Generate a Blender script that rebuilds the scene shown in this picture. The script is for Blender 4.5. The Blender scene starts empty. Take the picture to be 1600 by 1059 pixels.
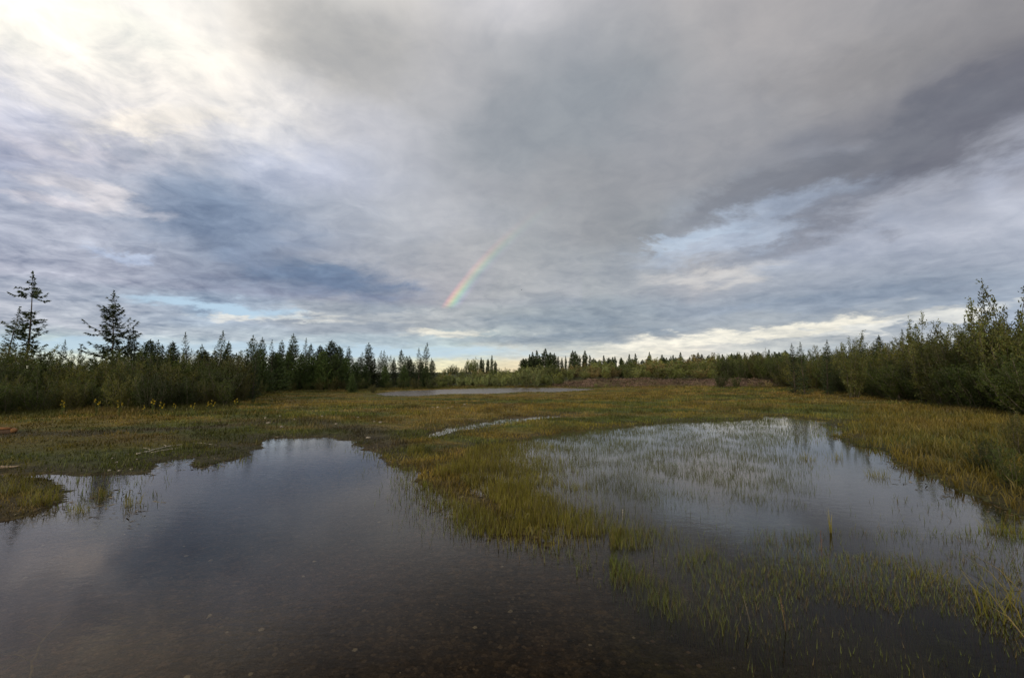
import bpy, math, random
import numpy as np
from mathutils import Vector, Matrix

SC = bpy.context.scene
COL = SC.collection
rng = np.random.default_rng(7)
random.seed(7)

# ------------------------------------------------------------------ camera
F, CX, CY, HY, EYE = 733.0, 800.0, 529.5, 585.0, 1.6      # focal length and horizon measured on the photograph
PITCH = math.atan((HY - CY) / F)
cd = bpy.data.cameras.new('camera'); cam = bpy.data.objects.new('camera', cd); COL.objects.link(cam)
cd.sensor_width = 36; cd.lens = F / 1600 * 36; cd.clip_start = 0.05; cd.clip_end = 9000
cam.location = (0, 0, EYE); cam.rotation_euler = (math.pi / 2 + PITCH, 0, 0)
SC.camera = cam
FW = np.array([0, math.cos(PITCH), math.sin(PITCH)]); UP = np.array([0, -math.sin(PITCH), math.cos(PITCH)])

def ray(px, py):
    d = np.array([px - CX, 0, 0]) + FW * F + UP * (CY - py)
    return d / np.linalg.norm(d)
def gp(px, py, z=0.0):                       # where a photo pixel meets level ground
    d = ray(px, py); t = (z - EYE) / d[2]
    return np.array([d[0] * t, d[1] * t])
def azof(px): return math.atan2(px - CX, F)
def topz(px, py, dist):                      # height of a thing at depth y=dist whose top shows at py
    d = ray(px, py); return EYE + d[2] / d[1] * dist

# ------------------------------------------------------------------ sun and sky
SUN_AZ, SUN_EL = math.radians(-153), math.radians(15)
SV = Vector((math.sin(SUN_AZ) * math.cos(SUN_EL), math.cos(SUN_AZ) * math.cos(SUN_EL), math.sin(SUN_EL)))
ld = bpy.data.lights.new('sun', 'SUN'); ld.energy = 1.7; ld.angle = math.radians(10); ld.color = (1.0, 0.86, 0.66)
lo = bpy.data.objects.new('sun', ld); COL.objects.link(lo); lo.rotation_euler = SV.to_track_quat('Z', 'Y').to_euler()
SC.view_settings.view_transform = 'Standard'; SC.view_settings.look = 'None'
SC.view_settings.exposure = 0; SC.view_settings.gamma = 1; SC.view_settings.use_curve_mapping = False

def lin(c):
    c = np.asarray(c, float) / 255.0
    return np.where(c <= 0.04045, c / 12.92, ((c + 0.055) / 1.055) ** 2.4)

SKY_Y = [0, 60, 120, 180, 240, 300, 350, 400, 440, 480, 515, 545, 578]
SKY = [
 [(255,253,238),(255,252,242),(253,249,242),(250,246,240),(238,234,228),(222,219,214),(210,207,204),(205,203,204),(204,203,207),(190,189,192),(178,177,180),(172,170,172),(170,168,170),(165,163,165),(158,157,160),(150,149,152),(140,139,142)],
 [(244,242,236),(250,247,240),(252,247,238),(247,242,234),(228,223,216),(192,190,186),(185,183,180),(193,191,192),(190,189,192),(172,172,175),(163,163,166),(160,159,162),(165,163,165),(160,158,160),(150,149,152),(143,142,146),(138,137,141)],
 [(228,228,232),(240,238,235),(248,243,235),(243,238,230),(225,221,214),(196,194,192),(182,181,181),(178,178,181),(160,163,168),(148,153,160),(147,152,158),(158,160,164),(165,164,166),(160,158,159),(143,142,145),(140,138,140),(125,124,129)],
 [(215,215,225),(225,222,226),(238,234,232),(232,228,225),(215,214,216),(204,203,206),(190,190,194),(170,172,177),(152,156,163),(145,151,157),(150,153,159),(155,156,161),(158,158,162),(150,149,153),(140,139,143),(132,131,136),(118,118,125)],
 [(180,185,205),(188,190,202),(215,211,214),(195,199,212),(190,197,215),(196,200,216),(186,189,200),(166,170,178),(153,157,164),(152,155,161),(160,162,168),(152,154,160),(140,142,150),(125,127,136),(120,122,132),(140,144,156),(175,180,195)],
 [(160,170,192),(185,190,205),(165,175,193),(150,163,184),(152,164,184),(178,185,200),(182,186,195),(172,175,182),(160,163,169),(150,153,158),(150,152,157),(140,143,150),(140,144,153),(165,171,184),(172,178,192),(178,183,197),(180,186,200)],
 [(158,168,187),(180,186,200),(165,173,188),(130,146,168),(140,153,172),(165,173,186),(178,182,190),(177,180,187),(163,167,172),(152,155,160),(148,152,157),(160,170,183),(175,190,210),(165,172,188),(163,170,186),(170,176,190),(172,178,192)],
 [(170,177,192),(165,174,190),(160,169,185),(140,152,170),(130,145,165),(145,155,172),(165,171,180),(172,175,180),(163,167,171),(160,165,170),(160,166,174),(178,181,188),(170,176,188),(160,167,181),(158,166,181),(158,166,181),(160,168,183)],
 [(172,178,192),(160,168,184),(150,161,178),(138,151,170),(135,147,166),(120,136,158),(140,150,165),(168,171,176),(168,171,173),(165,169,173),(168,172,179),(175,177,183),(155,163,175),(148,157,171),(145,155,170),(150,159,174),(158,167,182)],
 [(175,180,192),(160,168,183),(165,173,186),(165,185,205),(168,185,204),(170,176,184),(150,160,172),(165,170,175),(160,167,172),(150,160,169),(150,161,172),(145,156,170),(145,156,170),(140,153,170),(140,153,170),(150,163,180),(165,177,192)],
 [(165,172,185),(172,178,190),(175,182,194),(165,173,185),(158,167,180),(155,164,175),(150,160,172),(170,176,181),(145,157,168),(140,153,166),(150,160,170),(158,166,174),(170,177,182),(178,182,184),(172,180,188),(182,188,195),(170,185,205)],
 [(190,215,220),(210,228,222),(190,210,215),(200,215,220),(185,200,208),(195,215,222),(190,208,215),(190,210,210),(195,200,198),(200,205,200),(225,222,210),(215,212,205),(205,208,205),(185,193,198),(200,205,210),(205,209,212),(205,209,212)],
 [(235,225,190),(235,225,190),(228,225,200),(228,222,200),(225,222,205),(225,225,210),(225,225,205),(238,224,176),(238,218,178),(228,216,190),(230,224,205),(230,224,205),(228,222,205),(220,220,210),(215,218,215),(215,218,215),(215,218,215)],
]
SKYA = lin(np.array(SKY, float))
def skycol(px, py):
    px = min(max(px, 0), 1600); py = min(max(py, SKY_Y[0]), SKY_Y[-1])
    r = 0
    while r < len(SKY_Y) - 2 and py > SKY_Y[r + 1]: r += 1
    t = (py - SKY_Y[r]) / (SKY_Y[r + 1] - SKY_Y[r])
    u = px / 100; i = min(int(u), 15); f = u - i
    a = SKYA[r, i] * (1 - f) + SKYA[r, i + 1] * f; b = SKYA[r + 1, i] * (1 - f) + SKYA[r + 1, i + 1] * f
    return a * (1 - t) + b * t

class NT:
    def __init__(s, tree): s.t = tree; s.n = tree.nodes; s.l = tree.links
    def node(s, typ, **kw):
        n = s.n.new(typ)
        for k, v in kw.items(): setattr(n, k, v)
        return n
    def put(s, sock, v):
        if hasattr(v, 'is_output'): s.l.new(v, sock)
        elif v is not None: sock.default_value = v
    def math(s, op, a, b=None, c=None, clamp=False):
        n = s.node('ShaderNodeMath', operation=op, use_clamp=clamp)
        for i, v in enumerate((a, b, c)):
            if v is not None: s.put(n.inputs[i], v)
        return n.outputs[0]
    def vmath(s, op, a, b=None, scale=None, out=0):
        n = s.node('ShaderNodeVectorMath', operation=op)
        s.put(n.inputs[0], a)
        if b is not None: s.put(n.inputs[1], b)
        if scale is not None: s.put(n.inputs['Scale'], scale)
        return n.outputs[out]
    def maprange(s, v, a, b, c=0.0, d=1.0, typ='SMOOTHSTEP'):
        n = s.node('ShaderNodeMapRange', interpolation_type=typ)
        for i, x in enumerate((v, a, b, c, d)): s.put(n.inputs[i], x)
        return n.outputs[0]
    def mix(s, f, a, b, blend='MIX'):
        n = s.node('ShaderNodeMix', data_type='RGBA', blend_type=blend)
        s.put(n.inputs[0], f)
        for i, v in ((6, a), (7, b)):
            if hasattr(v, 'is_output'): s.l.new(v, n.inputs[i])
            else: n.inputs[i].default_value = (*v[:3], 1)
        return n.outputs[2]
    def noise(s, vec, scale, detail=4, rough=0.5, dist=0.0, col=False, dim='3D'):
        n = s.node('ShaderNodeTexNoise', noise_dimensions=dim)
        if vec is not None: s.l.new(vec, n.inputs['Vector'])
        n.inputs['Scale'].default_value = scale; n.inputs['Detail'].default_value = detail
        n.inputs['Roughness'].default_value = rough; n.inputs['Distortion'].default_value = dist
        return n.outputs[1 if col else 0]
    def ramp(s, v, stops, interp='LINEAR'):
        n = s.node('ShaderNodeValToRGB'); cr = n.color_ramp; cr.interpolation = interp
        s.put(n.inputs[0], v)
        while len(cr.elements) < len(stops): cr.elements.new(0.5)
        while len(cr.elements) > len(stops): cr.elements.remove(cr.elements[-1])
        for e, (p, c) in zip(cr.elements, stops): e.position = p
        for e, (p, c) in zip(cr.elements, stops): e.color = (*c[:3], 1)
        return n.outputs[0]

W = bpy.data.worlds.new('World'); SC.world = W; W.use_nodes = True
w = NT(W.node_tree); w.n.clear()
out = w.node('ShaderNodeOutputWorld'); bg = w.node('ShaderNodeBackground'); w.l.new(bg.outputs[0], out.inputs[0])
bg.inputs[1].default_value = 0.1
tc = w.node('ShaderNodeTexCoord'); DIR = w.vmath('NORMALIZE', tc.outputs['Generated'])
sep = w.node('ShaderNodeSeparateXYZ'); w.l.new(DIR, sep.inputs[0])
dx, dy, dz = sep.outputs
sky = w.node('ShaderNodeTexSky', sky_type='NISHITA', sun_disc=False, sun_elevation=SUN_EL, sun_rotation=SUN_AZ)
sky.air_density = 1.0; sky.dust_density = 0.6; sky.ozone_density = 1.5
# cloud deck coordinates: the view direction carried up to a level cloud base
zc = w.math('ADD', w.math('MAXIMUM', dz, 0.0), 0.17)
cmb = w.node('ShaderNodeCombineXYZ'); w.put(cmb.inputs[0], w.math('DIVIDE', dx, zc)); w.put(cmb.inputs[1], w.math('DIVIDE', dy, zc))
DECK = cmb.outputs[0]
n_big = w.noise(DECK, 1.0, 6, 0.56, 0.3)
n_mid = w.noise(DECK, 3.0, 7, 0.60, 0.4)
n_warp = w.noise(DECK, 1.1, 5, 0.55, 0.0, col=True)
wv = w.node('ShaderNodeSeparateXYZ'); w.l.new(n_warp, wv.inputs[0])
elw = w.maprange(dz, 0.02, 0.4, 0.02, 0.17, 'LINEAR')
az = w.math('ADD', w.math('ARCTAN2', dx, dy), w.math('MULTIPLY', w.math('SUBTRACT', wv.outputs[0], 0.5), 0.34))
el = w.math('ADD', w.math('ARCSINE', dz), w.math('MULTIPLY', w.math('SUBTRACT', wv.outputs[1], 0.5), w.math('MULTIPLY', elw, 1.6)))
A0, A1, NA = -math.radians(52), math.radians(52), 30
uf = w.maprange(az, A0, A1, 0, 1, 'LINEAR')
EL = [0.005, 0.022, 0.045, 0.07, 0.10, 0.135, 0.18, 0.24, 0.31, 0.39, 0.48, 0.58, 0.70]
def px_of(a, e):
    d = np.array([math.sin(a) * math.cos(e), math.cos(a) * math.cos(e), math.sin(e)])
    z = d @ FW; return CX + d[0] / z * F, CY - (d @ UP) / z * F
clouds = None
for k, e in enumerate(EL):
    stops = []
    for i in range(NA):
        a = A0 + (A1 - A0) * i / (NA - 1)
        stops.append((i / (NA - 1), skycol(*px_of(a, e))))
    r = w.ramp(uf, stops, 'EASE')
    clouds = r if clouds is None else w.mix(w.maprange(el, EL[k - 1], e), clouds, r)
# the side behind the camera: broken bright cloud round the low sun
absaz = w.math('ABSOLUTE', az)
clouds = w.mix(w.maprange(absaz, 1.0, 1.9), clouds, (0.50, 0.50, 0.50))
sunw = w.maprange(w.vmath('DOT_PRODUCT', DIR, tuple(SV), out=1), 0.3, 1.0)
clouds = w.mix(sunw, clouds, (1.0, 0.93, 0.80))
# cloud relief
n_fine = w.noise(DECK, 8.5, 6, 0.62, 0.6)
rough_side = w.math('ADD', w.maprange(dz, 0.0, 0.35, 1.0, 0.35, 'LINEAR'), w.math('MULTIPLY', w.maprange(az, -0.25, -0.7, 0, 0.8, 'LINEAR'), w.maprange(dz, .45, .6, 1, 0)))
rel = w.math('ADD', w.math('MULTIPLY', w.math('SUBTRACT', n_big, 0.5), 0.50), w.math('MULTIPLY', w.math('MULTIPLY', w.math('SUBTRACT', n_mid, 0.5), 0.72), rough_side))
rel = w.math('ADD', rel, w.math('MULTIPLY', w.math('MULTIPLY', w.math('SUBTRACT', n_fine, 0.5), 0.75), rough_side))
rel = w.math('ADD', rel, w.math('MULTIPLY', w.math('SUBTRACT', w.maprange(w.noise(DECK, 4.2, 5, 0.55, 0.9), 0.40, 0.60), 0.5), w.math('MULTIPLY', rough_side, 0.13)))
relk = w.math('MULTIPLY', rel, w.maprange(dz, 0.0, 0.12, 0.7, 1.0, 'LINEAR'))
rc = w.node('ShaderNodeCombineXYZ')
for i_, f_ in enumerate((1.12, 1.0, 0.82)): w.put(rc.inputs[i_], w.math('ADD', 1.0, w.math('MULTIPLY', relk, f_)))
CR = rc.outputs[0]
n_w2 = w.noise(DECK, 2.6, 6, 0.62, 0.3, col=True)
w2c = w.vmath('SUBTRACT', n_w2, (0.5, 0.5, 0.5)); w2s = w.node('ShaderNodeCombineXYZ')
w.put(w2s.inputs[0], 0.30); w.put(w2s.inputs[1], 0.10); w.put(w2s.inputs[2], w.maprange(dz, 0.0, 0.45, 0.025, 0.26, 'LINEAR'))
DW = w.vmath('ADD', DIR, w.vmath('MULTIPLY', w2c, w2s.outputs[0]))

def blob(px, py, sx, sy, rot=0.0, edge=0.55, lo_=0.08, hi_=0.92):
    """soft patch of cloud or clear sky centred on a direction; its rim is broken by the cloud noise"""
    c = Vector(ray(px, py)); u = Vector((c.y, -c.x, 0)).normalized(); v = u.cross(c).normalized()
    if v.z < 0: v = -v
    cr, sr = math.cos(math.radians(rot)), math.sin(math.radians(rot))
    u2 = u * cr + v * sr; v2 = -u * sr + v * cr
    k = c.y / F * (c.y)
    n1 = w.vmath('DOT_PRODUCT', DW, tuple(u2 / (sx / F)), out=1)
    n2 = w.vmath('DOT_PRODUCT', DW, tuple(v2 / (sy / F)), out=1)
    q = w.math('ADD', w.math('MULTIPLY', n1, n1), w.math('MULTIPLY', n2, n2))
    g = w.math('POWER', math.e, w.math('MULTIPLY', q, -1.0))
    g = w.math('MULTIPLY', g, w.math('GREATER_THAN', dz, 0.0))
    g2 = w.math('ADD', g, w.math('MULTIPLY', w.math('SUBTRACT', n_mid, 0.5), w.math('MULTIPLY', edge, 2)))
    g2 = w.math('MULTIPLY', w.maprange(g2, lo_, hi_), w.maprange(g, 0.02, 0.3))
    return g2
def paint(c, g, col, amt=1.0):
    return w.mix(w.math('MULTIPLY', g, amt), c, tuple(lin(col)))
for (px, py, sx, sy, rot, col, amt) in [
    (500, 432, 130, 28, -7, (104,126,152), 1.0), (330, 340, 120, 50, 0, (122,140,165), 0.7), (850, 200, 150, 60, 10, (140,147,155), 0.6),
    (410, 455, 130, 14, 0, (128,143,165), 0.5),
    (1440, 235, 250, 48, 20, (108,110,121), 0.9), (1230, 290, 180, 30, 13, (122,125,134), 0.75),
    (270, 205, 100, 16, 14, (252,242,228), 0.8), (60, 225, 80, 26, 0, (176,179,196), 0.6), (24, 75, 30, 14, 0, (200,204,220), 0.6),
    (5, 125, 20, 22, 0, (190,195,216), 0.6), (90, 20, 130, 45, 0, (255,253,240), 0.85), (200, 130, 170, 55, -5, (247,241,233), 0.7), (130, 235, 60, 14, 5, (214,210,216), 0.5),
    (130, 300, 34, 14, -25, (236,228,226), 0.45), (190, 395, 22, 8, 0, (182,203,232), 0.4), (75, 320, 40, 10, 0, (222,216,220), 0.5), (230, 330, 30, 10, 0, (190,192,202), 0.6),
    (540, 75, 110, 45, -15, (168,168,168), 0.6), (1330, 110, 90, 40, 0, (138,137,140), 0.5),
    (1150, 365, 150, 20, 10, (186,200,220), 0.55), (1080, 375, 90, 8, 8, (182,198,216), 0.6),
    (1110, 430, 90, 16, 4, (208,206,204), 0.6), (1300, 470, 160, 14, 3, (134,148,167), 0.6),
    (700, 521, 55, 7, 0, (230,226,212), 0.8), (880, 525, 170, 12, 2, (132,146,161), 0.7),
    (1080, 532, 130, 9, 3, (240,236,222), 0.95), (1250, 514, 140, 9, 6, (236,232,218), 0.9), (1420, 503, 130, 7, 7, (228,228,222), 0.8),
    (600, 497, 150, 8, 2, (186,190,192), 0.5), (430, 497, 90, 5, 3, (222,220,212), 0.7),
]:
    clouds = paint(clouds, blob(px, py, sx, sy, rot), col, amt)
# clear gaps where the blue evening sky shows through
gap = blob(350, 481, 105, 10, -3, 0.35, 0.15, 0.8)
for b in ((560, 548, 300, 10, 0), (120, 537, 150, 9, 0), (700, 552, 90, 10, 0)):
    gap = w.math('MAXIMUM', gap, w.math('MULTIPLY', blob(*b, 0.4), 0.8))
nis = w.mix(0.85, sky.outputs[0], tuple(10 * lin((190, 216, 238))))
base = w.vmath('SCALE', w.vmath('MULTIPLY', clouds, CR), scale=10.7)
skyc = w.mix(gap, base, nis)
# rainbow: 42 degrees round the point opposite the sun, seen only against one shower
ang = w.math('ARCCOSINE', w.vmath('DOT_PRODUCT', DIR, tuple(-SV), out=1))
rb = w.maprange(w.math('MULTIPLY', ang, 180 / math.pi), 40.3, 42.4, 0, 1, 'LINEAR')
rbc = w.ramp(rb, [(0, (0, 0, 0)), (0.16, (0.02, 0.00, 0.05)), (0.32, (0.0, 0.06, 0.07)), (0.48, (0.02, 0.16, 0.03)), (0.62, (0.19, 0.16, 0.0)), (0.78, (0.28, 0.06, 0.02)), (0.9, (0.10, 0.0, 0.01)), (1, (0, 0, 0))], 'B_SPLINE')
elr = w.math('ARCSINE', dz)
rmask = w.math('MULTIPLY', w.maprange(elr, 0.135, 0.155), w.math('POWER', w.maprange(elr, 0.15, 0.42, 1.0, 0.0, 'LINEAR'), 2.7))
rmask = w.math('MULTIPLY', rmask, w.maprange(n_mid, 0.3, 0.6, 0.65, 1.1))
rmask = w.math('MULTIPLY', rmask, w.math('LESS_THAN', w.math('ARCTAN2', dx, dy), 0.15))
skyc = w.vmath('ADD', skyc, w.vmath('SCALE', rbc, scale=w.math('MULTIPLY', rmask, 14.0)))
w.l.new(skyc, bg.inputs[0])
W.cycles.sampling_method = 'MANUAL'; W.cycles.sample_map_resolution = 1024

# ------------------------------------------------------------------ numeric helpers
def hash2(ix, iy, seed):
    h = (ix.astype(np.int64) * 374761393 + iy.astype(np.int64) * 668265263 + seed * 1442695041) & 0xffffffff
    h = ((h ^ (h >> 13)) * 1274126177) & 0xffffffff
    return ((h ^ (h >> 16)) & 0xffffff) / float(0xffffff)
def vnoise(x, y, seed=0):
    ix = np.floor(x); iy = np.floor(y); fx = x - ix; fy = y - iy
    fx = fx * fx * (3 - 2 * fx); fy = fy * fy * (3 - 2 * fy)
    a = hash2(ix, iy, seed); b = hash2(ix + 1, iy, seed); c = hash2(ix, iy + 1, seed); d = hash2(ix + 1, iy + 1, seed)
    return (a * (1 - fx) + b * fx) * (1 - fy) + (c * (1 - fx) + d * fx) * fy
def fbm(x, y, s, seed=0, o=4):
    v = 0; a = 0.5; t = 0
    for i in range(o):
        v = v + a * vnoise(x / s + 17.3 * i, y / s - 9.1 * i, seed + i); t += a; a *= 0.5; s *= 0.5
    return v / t                                      # 0..1
def sst(a, b, v):
    t = np.clip((v - a) / (b - a), 0, 1); return t * t * (3 - 2 * t)
def sdpoly(x, y, P):                                  # positive inside
    P = np.asarray(P); best = np.full(x.shape, 1e18); ins = np.zeros(x.shape, bool)
    for i in range(len(P)):
        a = P[i]; b = P[(i + 1) % len(P)]; e = b - a
        t = np.clip(((x - a[0]) * e[0] + (y - a[1]) * e[1]) / (e @ e + 1e-12), 0, 1)
        best = np.minimum(best, (x - a[0] - e[0] * t) ** 2 + (y - a[1] - e[1] * t) ** 2)
        if a[1] != b[1]:
            c = ((a[1] > y) != (b[1] > y)) & (x < (b[0] - a[0]) * (y - a[1]) / (b[1] - a[1]) + a[0]); ins ^= c
    d = np.sqrt(best); return np.where(ins, d, -d)

# ------------------------------------------------------------------ lie of the land
def pts(l): return [gp(*p) for p in l]
P_MAIN = pts([(0,739),(70,739),(150,741),(228,740),(262,722),(292,714),(312,716),(322,730),(352,722),(380,712),(398,697),(420,686),(455,682),(520,683),(552,690),(578,703),
              (615,723),(648,742),(678,762),(714,783),(750,800),(790,818),(832,838),(872,858),(842,836),(790,803),(742,770),(712,742),(712,715),(765,697),(840,684),(960,667),(1060,660),(1150,657),
              (1218,650),(1262,655),(1312,658),(1322,688),(1395,712),(1448,742),(1500,768),(1560,790),(1610,812)]) + [np.array(p) for p in ((8.5, 3.5), (9.5, -2), (9, -14), (-12, -14), (-11.5, 0), (-10, 5))]
P_STRIP = pts([(652,685),(676,676),(712,667),(762,657),(830,651),(872,647),(876,651),(815,659),(770,665),(728,674),(684,683)])
P_POND = pts([(586,615),(622,611),(700,608),(800,606),(880,606),(932,608),(905,610.5),(860,613),(820,612),(760,615.5),(700,615.5),(650,619),(600,618)])
P_ISL = pts([(-160,746),(40,745),(84,756),(96,772),(84,790),(50,806),(0,816),(-160,830)]); P_SHELF = pts([(80,750),(232,745),(262,790),(215,835),(150,850),(90,800)])
LINE = [(-700,760),(-300,700),(0,652),(100,648),(250,645),(370,638),(392,622),(450,613),(540,612),(600,609),(680,607),(760,604.5),(850,604.5),(900,605.5),(1110,605.5),(1200,607),(1300,614),(1400,628),(1500,643),(1600,656),(1900,705),(2500,790)]
LX = np.array([p[0] for p in LINE], float); LYd = np.array([gp(*p)[1] for p in LINE])
P_LAND = [gp(*p) for p in LINE] + [np.array((400., 10.)), np.array((4000., 10.)), np.array((4000., 9000.)), np.array((-4000., 9000.)), np.array((-4000., 10.))]
def thd(px):                                          # depth of the thicket edge in photo column px
    return float(np.interp(px, LX, LYd))

def height(x, y):
    x = np.asarray(x, float); y = np.asarray(y, float)
    ja = 0.35 + 0.65 * sst(6, 14, y); jx = x + (fbm(x, y, .9, 5) - 0.5) * ja; jy = y + (fbm(x, y, .9, 9) - 0.5) * ja; jr = (.22 + .28 * sst(6, 9, y)) * (1 - sst(25, 30, y)); jx = jx + (fbm(x, y, .38, 6, 3) - .5) * jr; jy = jy + (fbm(x, y, .38, 7, 3) - .5) * jr
    sd = np.maximum(np.maximum(sdpoly(jx, jy, P_MAIN), sdpoly(jx, jy, P_STRIP)), sdpoly(x, y, P_POND))
    sdp = sdpoly(x, y, P_POND); sd = np.minimum(sd, -sdpoly(jx, jy, P_ISL))
    n1 = fbm(x, y, 0.7, 11, 4) - 0.5; n2 = fbm(x, y, 4.5, 21, 4) - 0.5
    land = 0.025 + 0.07 * sst(0, 2.5, -sd) + 0.05 * sst(0, 0.6, -sd) * (n1 * 1.2 + 0.3) + np.maximum(n2, -0.2) * 0.10 * sst(0, 3, -sd)
    wat = -0.015 - 0.11 * sst(0, 1.8, sd) + n1 * 0.05 * sst(0, .5, sd) + n2 * 0.05 * sst(0, 1, sd)
    wat = np.minimum(wat, -0.006); shf = sst(-.1, .3, sdpoly(jx, jy, P_SHELF)); wat = wat * (1 - .88 * shf)
    land = np.where((y > 22) & (y < 70), 0.012 + (land - .012) * (0.15 + .85 * sst(2, 14, -sdp)), land)
    # shallow sedge flat on the right side keeps small hummocks near the surface
    h = np.where(sd > 0, wat, land)
    az_ = np.arctan2(x, y); d = sdpoly(x, y, P_LAND)
    px = CX + F * np.tan(np.clip(az_, -1.4, 1.4))
    bank = sst(840, 930, px) * (1 - sst(1200, 1420, px)); slope = sst(640, 760, px) * (1 - bank)*(1 - sst(1200, 1420, px))
    up = np.clip(d, 0, None)
    lump = 1 + 0.8 * (fbm(x, y, 2.2, 31) - 0.5)
    h = h + bank * (0.85 * lump * sst(0, 3.2, up) + 0.022 * np.clip(up - 3, 0, 70))
    h = h + slope * (0.028 * np.clip(up, 0, 60)) + (1 - np.maximum(bank, slope)) * 0.35 * sst(0, 8, up)
    h = h + 0.006 * np.clip(np.hypot(x, y) - 150, 0, 700)
    return h
def hz(x, y): return float(height(np.array([x]), np.array([y]))[0])

# ------------------------------------------------------------------ mesh helpers
def make_mesh(name, V, faces_n, loops, col=None, mat=None, smooth=False):
    """V (n,3); faces_n: vertex count of every face; loops: flat vertex indices"""
    me = bpy.data.meshes.new(name)
    V = np.ascontiguousarray(V, dtype=np.float32); loops = np.ascontiguousarray(loops, dtype=np.int32)
    faces_n = np.asarray(faces_n, dtype=np.int32)
    me.vertices.add(len(V)); me.vertices.foreach_set('co', V.ravel())
    me.loops.add(len(loops)); me.loops.foreach_set('vertex_index', loops)
    st = np.concatenate([[0], np.cumsum(faces_n)[:-1]]).astype(np.int32)
    me.polygons.add(len(faces_n)); me.polygons.foreach_set('loop_start', st); me.polygons.foreach_set('loop_total', faces_n)
    if smooth: me.polygons.foreach_set('use_smooth', np.ones(len(faces_n), bool))
    me.update(calc_edges=True)
    if col is not None:
        a = me.color_attributes.new('Col', 'FLOAT_COLOR', 'POINT')
        c = np.ones((len(V), 4), np.float32); c[:, :3] = col; a.data.foreach_set('color', c.ravel())
    if mat: me.materials.append(mat)
    return me
def link(name, me, parent=None):
    o = bpy.data.objects.new(name, me); COL.objects.link(o)
    if parent: o.parent = parent
    return o
def tag(o, label=None, cat=None, group=None, kind=None):
    if label: o['label'] = label
    if cat: o['category'] = cat
    if group: o['group'] = group
    if kind: o['kind'] = kind
    return o
class MB:
    def __init__(s): s.v = []; s.fn = []; s.lp = []; s.c = []; s.n = 0
    def add(s, V, fn, lp, col):
        V = np.asarray(V, float); s.v.append(V); s.fn.append(np.asarray(fn, int)); s.lp.append(np.asarray(lp, int) + s.n)
        c = np.empty((len(V), 3)); c[:] = col; s.c.append(c); s.n += len(V)
    def tube(s, P, R, col, sides=6):
        P = np.asarray(P, float); R = np.asarray(R, float); m = len(P)
        T = np.gradient(P, axis=0); T /= np.linalg.norm(T, axis=1)[:, None] + 1e-9
        ref = np.array([0.31, 0.95, 0.02]) if abs(T[0, 2]) > 0.5 else np.array([0, 0, 1.0])
        A = np.cross(T, ref); A /= np.linalg.norm(A, axis=1)[:, None] + 1e-9; B = np.cross(T, A)
        th = np.arange(sides) * 2 * math.pi / sides
        V = (P[:, None] + R[:, None, None] * (np.cos(th)[None, :, None] * A[:, None] + np.sin(th)[None, :, None] * B[:, None])).reshape(-1, 3)
        i, j = np.meshgrid(np.arange(m - 1), np.arange(sides), indexing='ij'); k = (j + 1) % sides
        q = np.stack([i * sides + j, i * sides + k, (i + 1) * sides + k, (i + 1) * sides + j], -1).reshape(-1)
        fn = [4] * ((m - 1) * sides)
        lp = list(q) + list(range(sides))[::-1] + [(m - 1) * sides + t for t in range(sides)]
        s.add(V, fn + [sides, sides], lp, col)
    def leaves(s, P, D, S, L, Wd, col):
        """rhombic leaves: base P, direction D, side vector S, length L, width Wd, colour per leaf"""
        n = len(P); L = np.broadcast_to(L, (n,))[:, None]; Wd = np.broadcast_to(Wd, (n,))[:, None]
        nm = np.cross(D, S)
        V = np.stack([P, P + D * L * .45 + S * Wd * .5 + nm * L * 0.06, P + D * L, P + D * L * .45 - S * Wd * .5 + nm * L * 0.06], 1).reshape(-1, 3)
        c = np.repeat(np.broadcast_to(col, (n, 3)), 4, axis=0)
        s.add(V, np.full(n, 4), np.arange(4 * n), c)
    def blades(s, B, H, Wd, lean, col, tipcol=None, curve=0.35, r=None):
        """upright bent blades from base points B"""
        r = r or rng; n = len(B); H = np.broadcast_to(H, (n,)); Wd = np.broadcast_to(Wd, (n,))
        a = r.uniform(0, 2 * math.pi, n); A = np.stack([np.cos(a), np.sin(a), np.zeros(n)], 1)
        b = r.uniform(0, 2 * math.pi, n); ln = lean * r.uniform(0.2, 1.0, n)
        Ld = np.stack([np.cos(b), np.sin(b), np.zeros(n)], 1) * (ln * H)[:, None]
        Z = np.array([0, 0, 1.0])
        mid = B + Ld * curve + Z * (H * .55)[:, None]; tip = B + Ld + Z * (H * np.sqrt(np.clip(1 - ln ** 2 * .5, .3, 1)))[:, None]
        w2 = (Wd / 2)[:, None]
        V = np.stack([B - A * w2, B + A * w2, mid + A * w2 * .8, mid - A * w2 * .8, tip], 1).reshape(-1, 3)
        i = np.arange(n)[:, None] * 5
        lp = (i + np.array([0, 1, 2, 3, 3, 2, 4])).reshape(-1); fn = np.tile([4, 3], n)
        c = np.broadcast_to(col, (n, 3)); t = c if tipcol is None else np.broadcast_to(tipcol, (n, 3))
        C = np.stack([c * .9, c * .9, c, c, t], 1).reshape(-1, 3)
        s.add(V, fn, lp, C)
    def mesh(s, name, mat, smooth=False):
        return make_mesh(name, np.concatenate(s.v), np.concatenate(s.fn), np.concatenate(s.lp), np.concatenate(s.c), mat, smooth)

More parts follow.
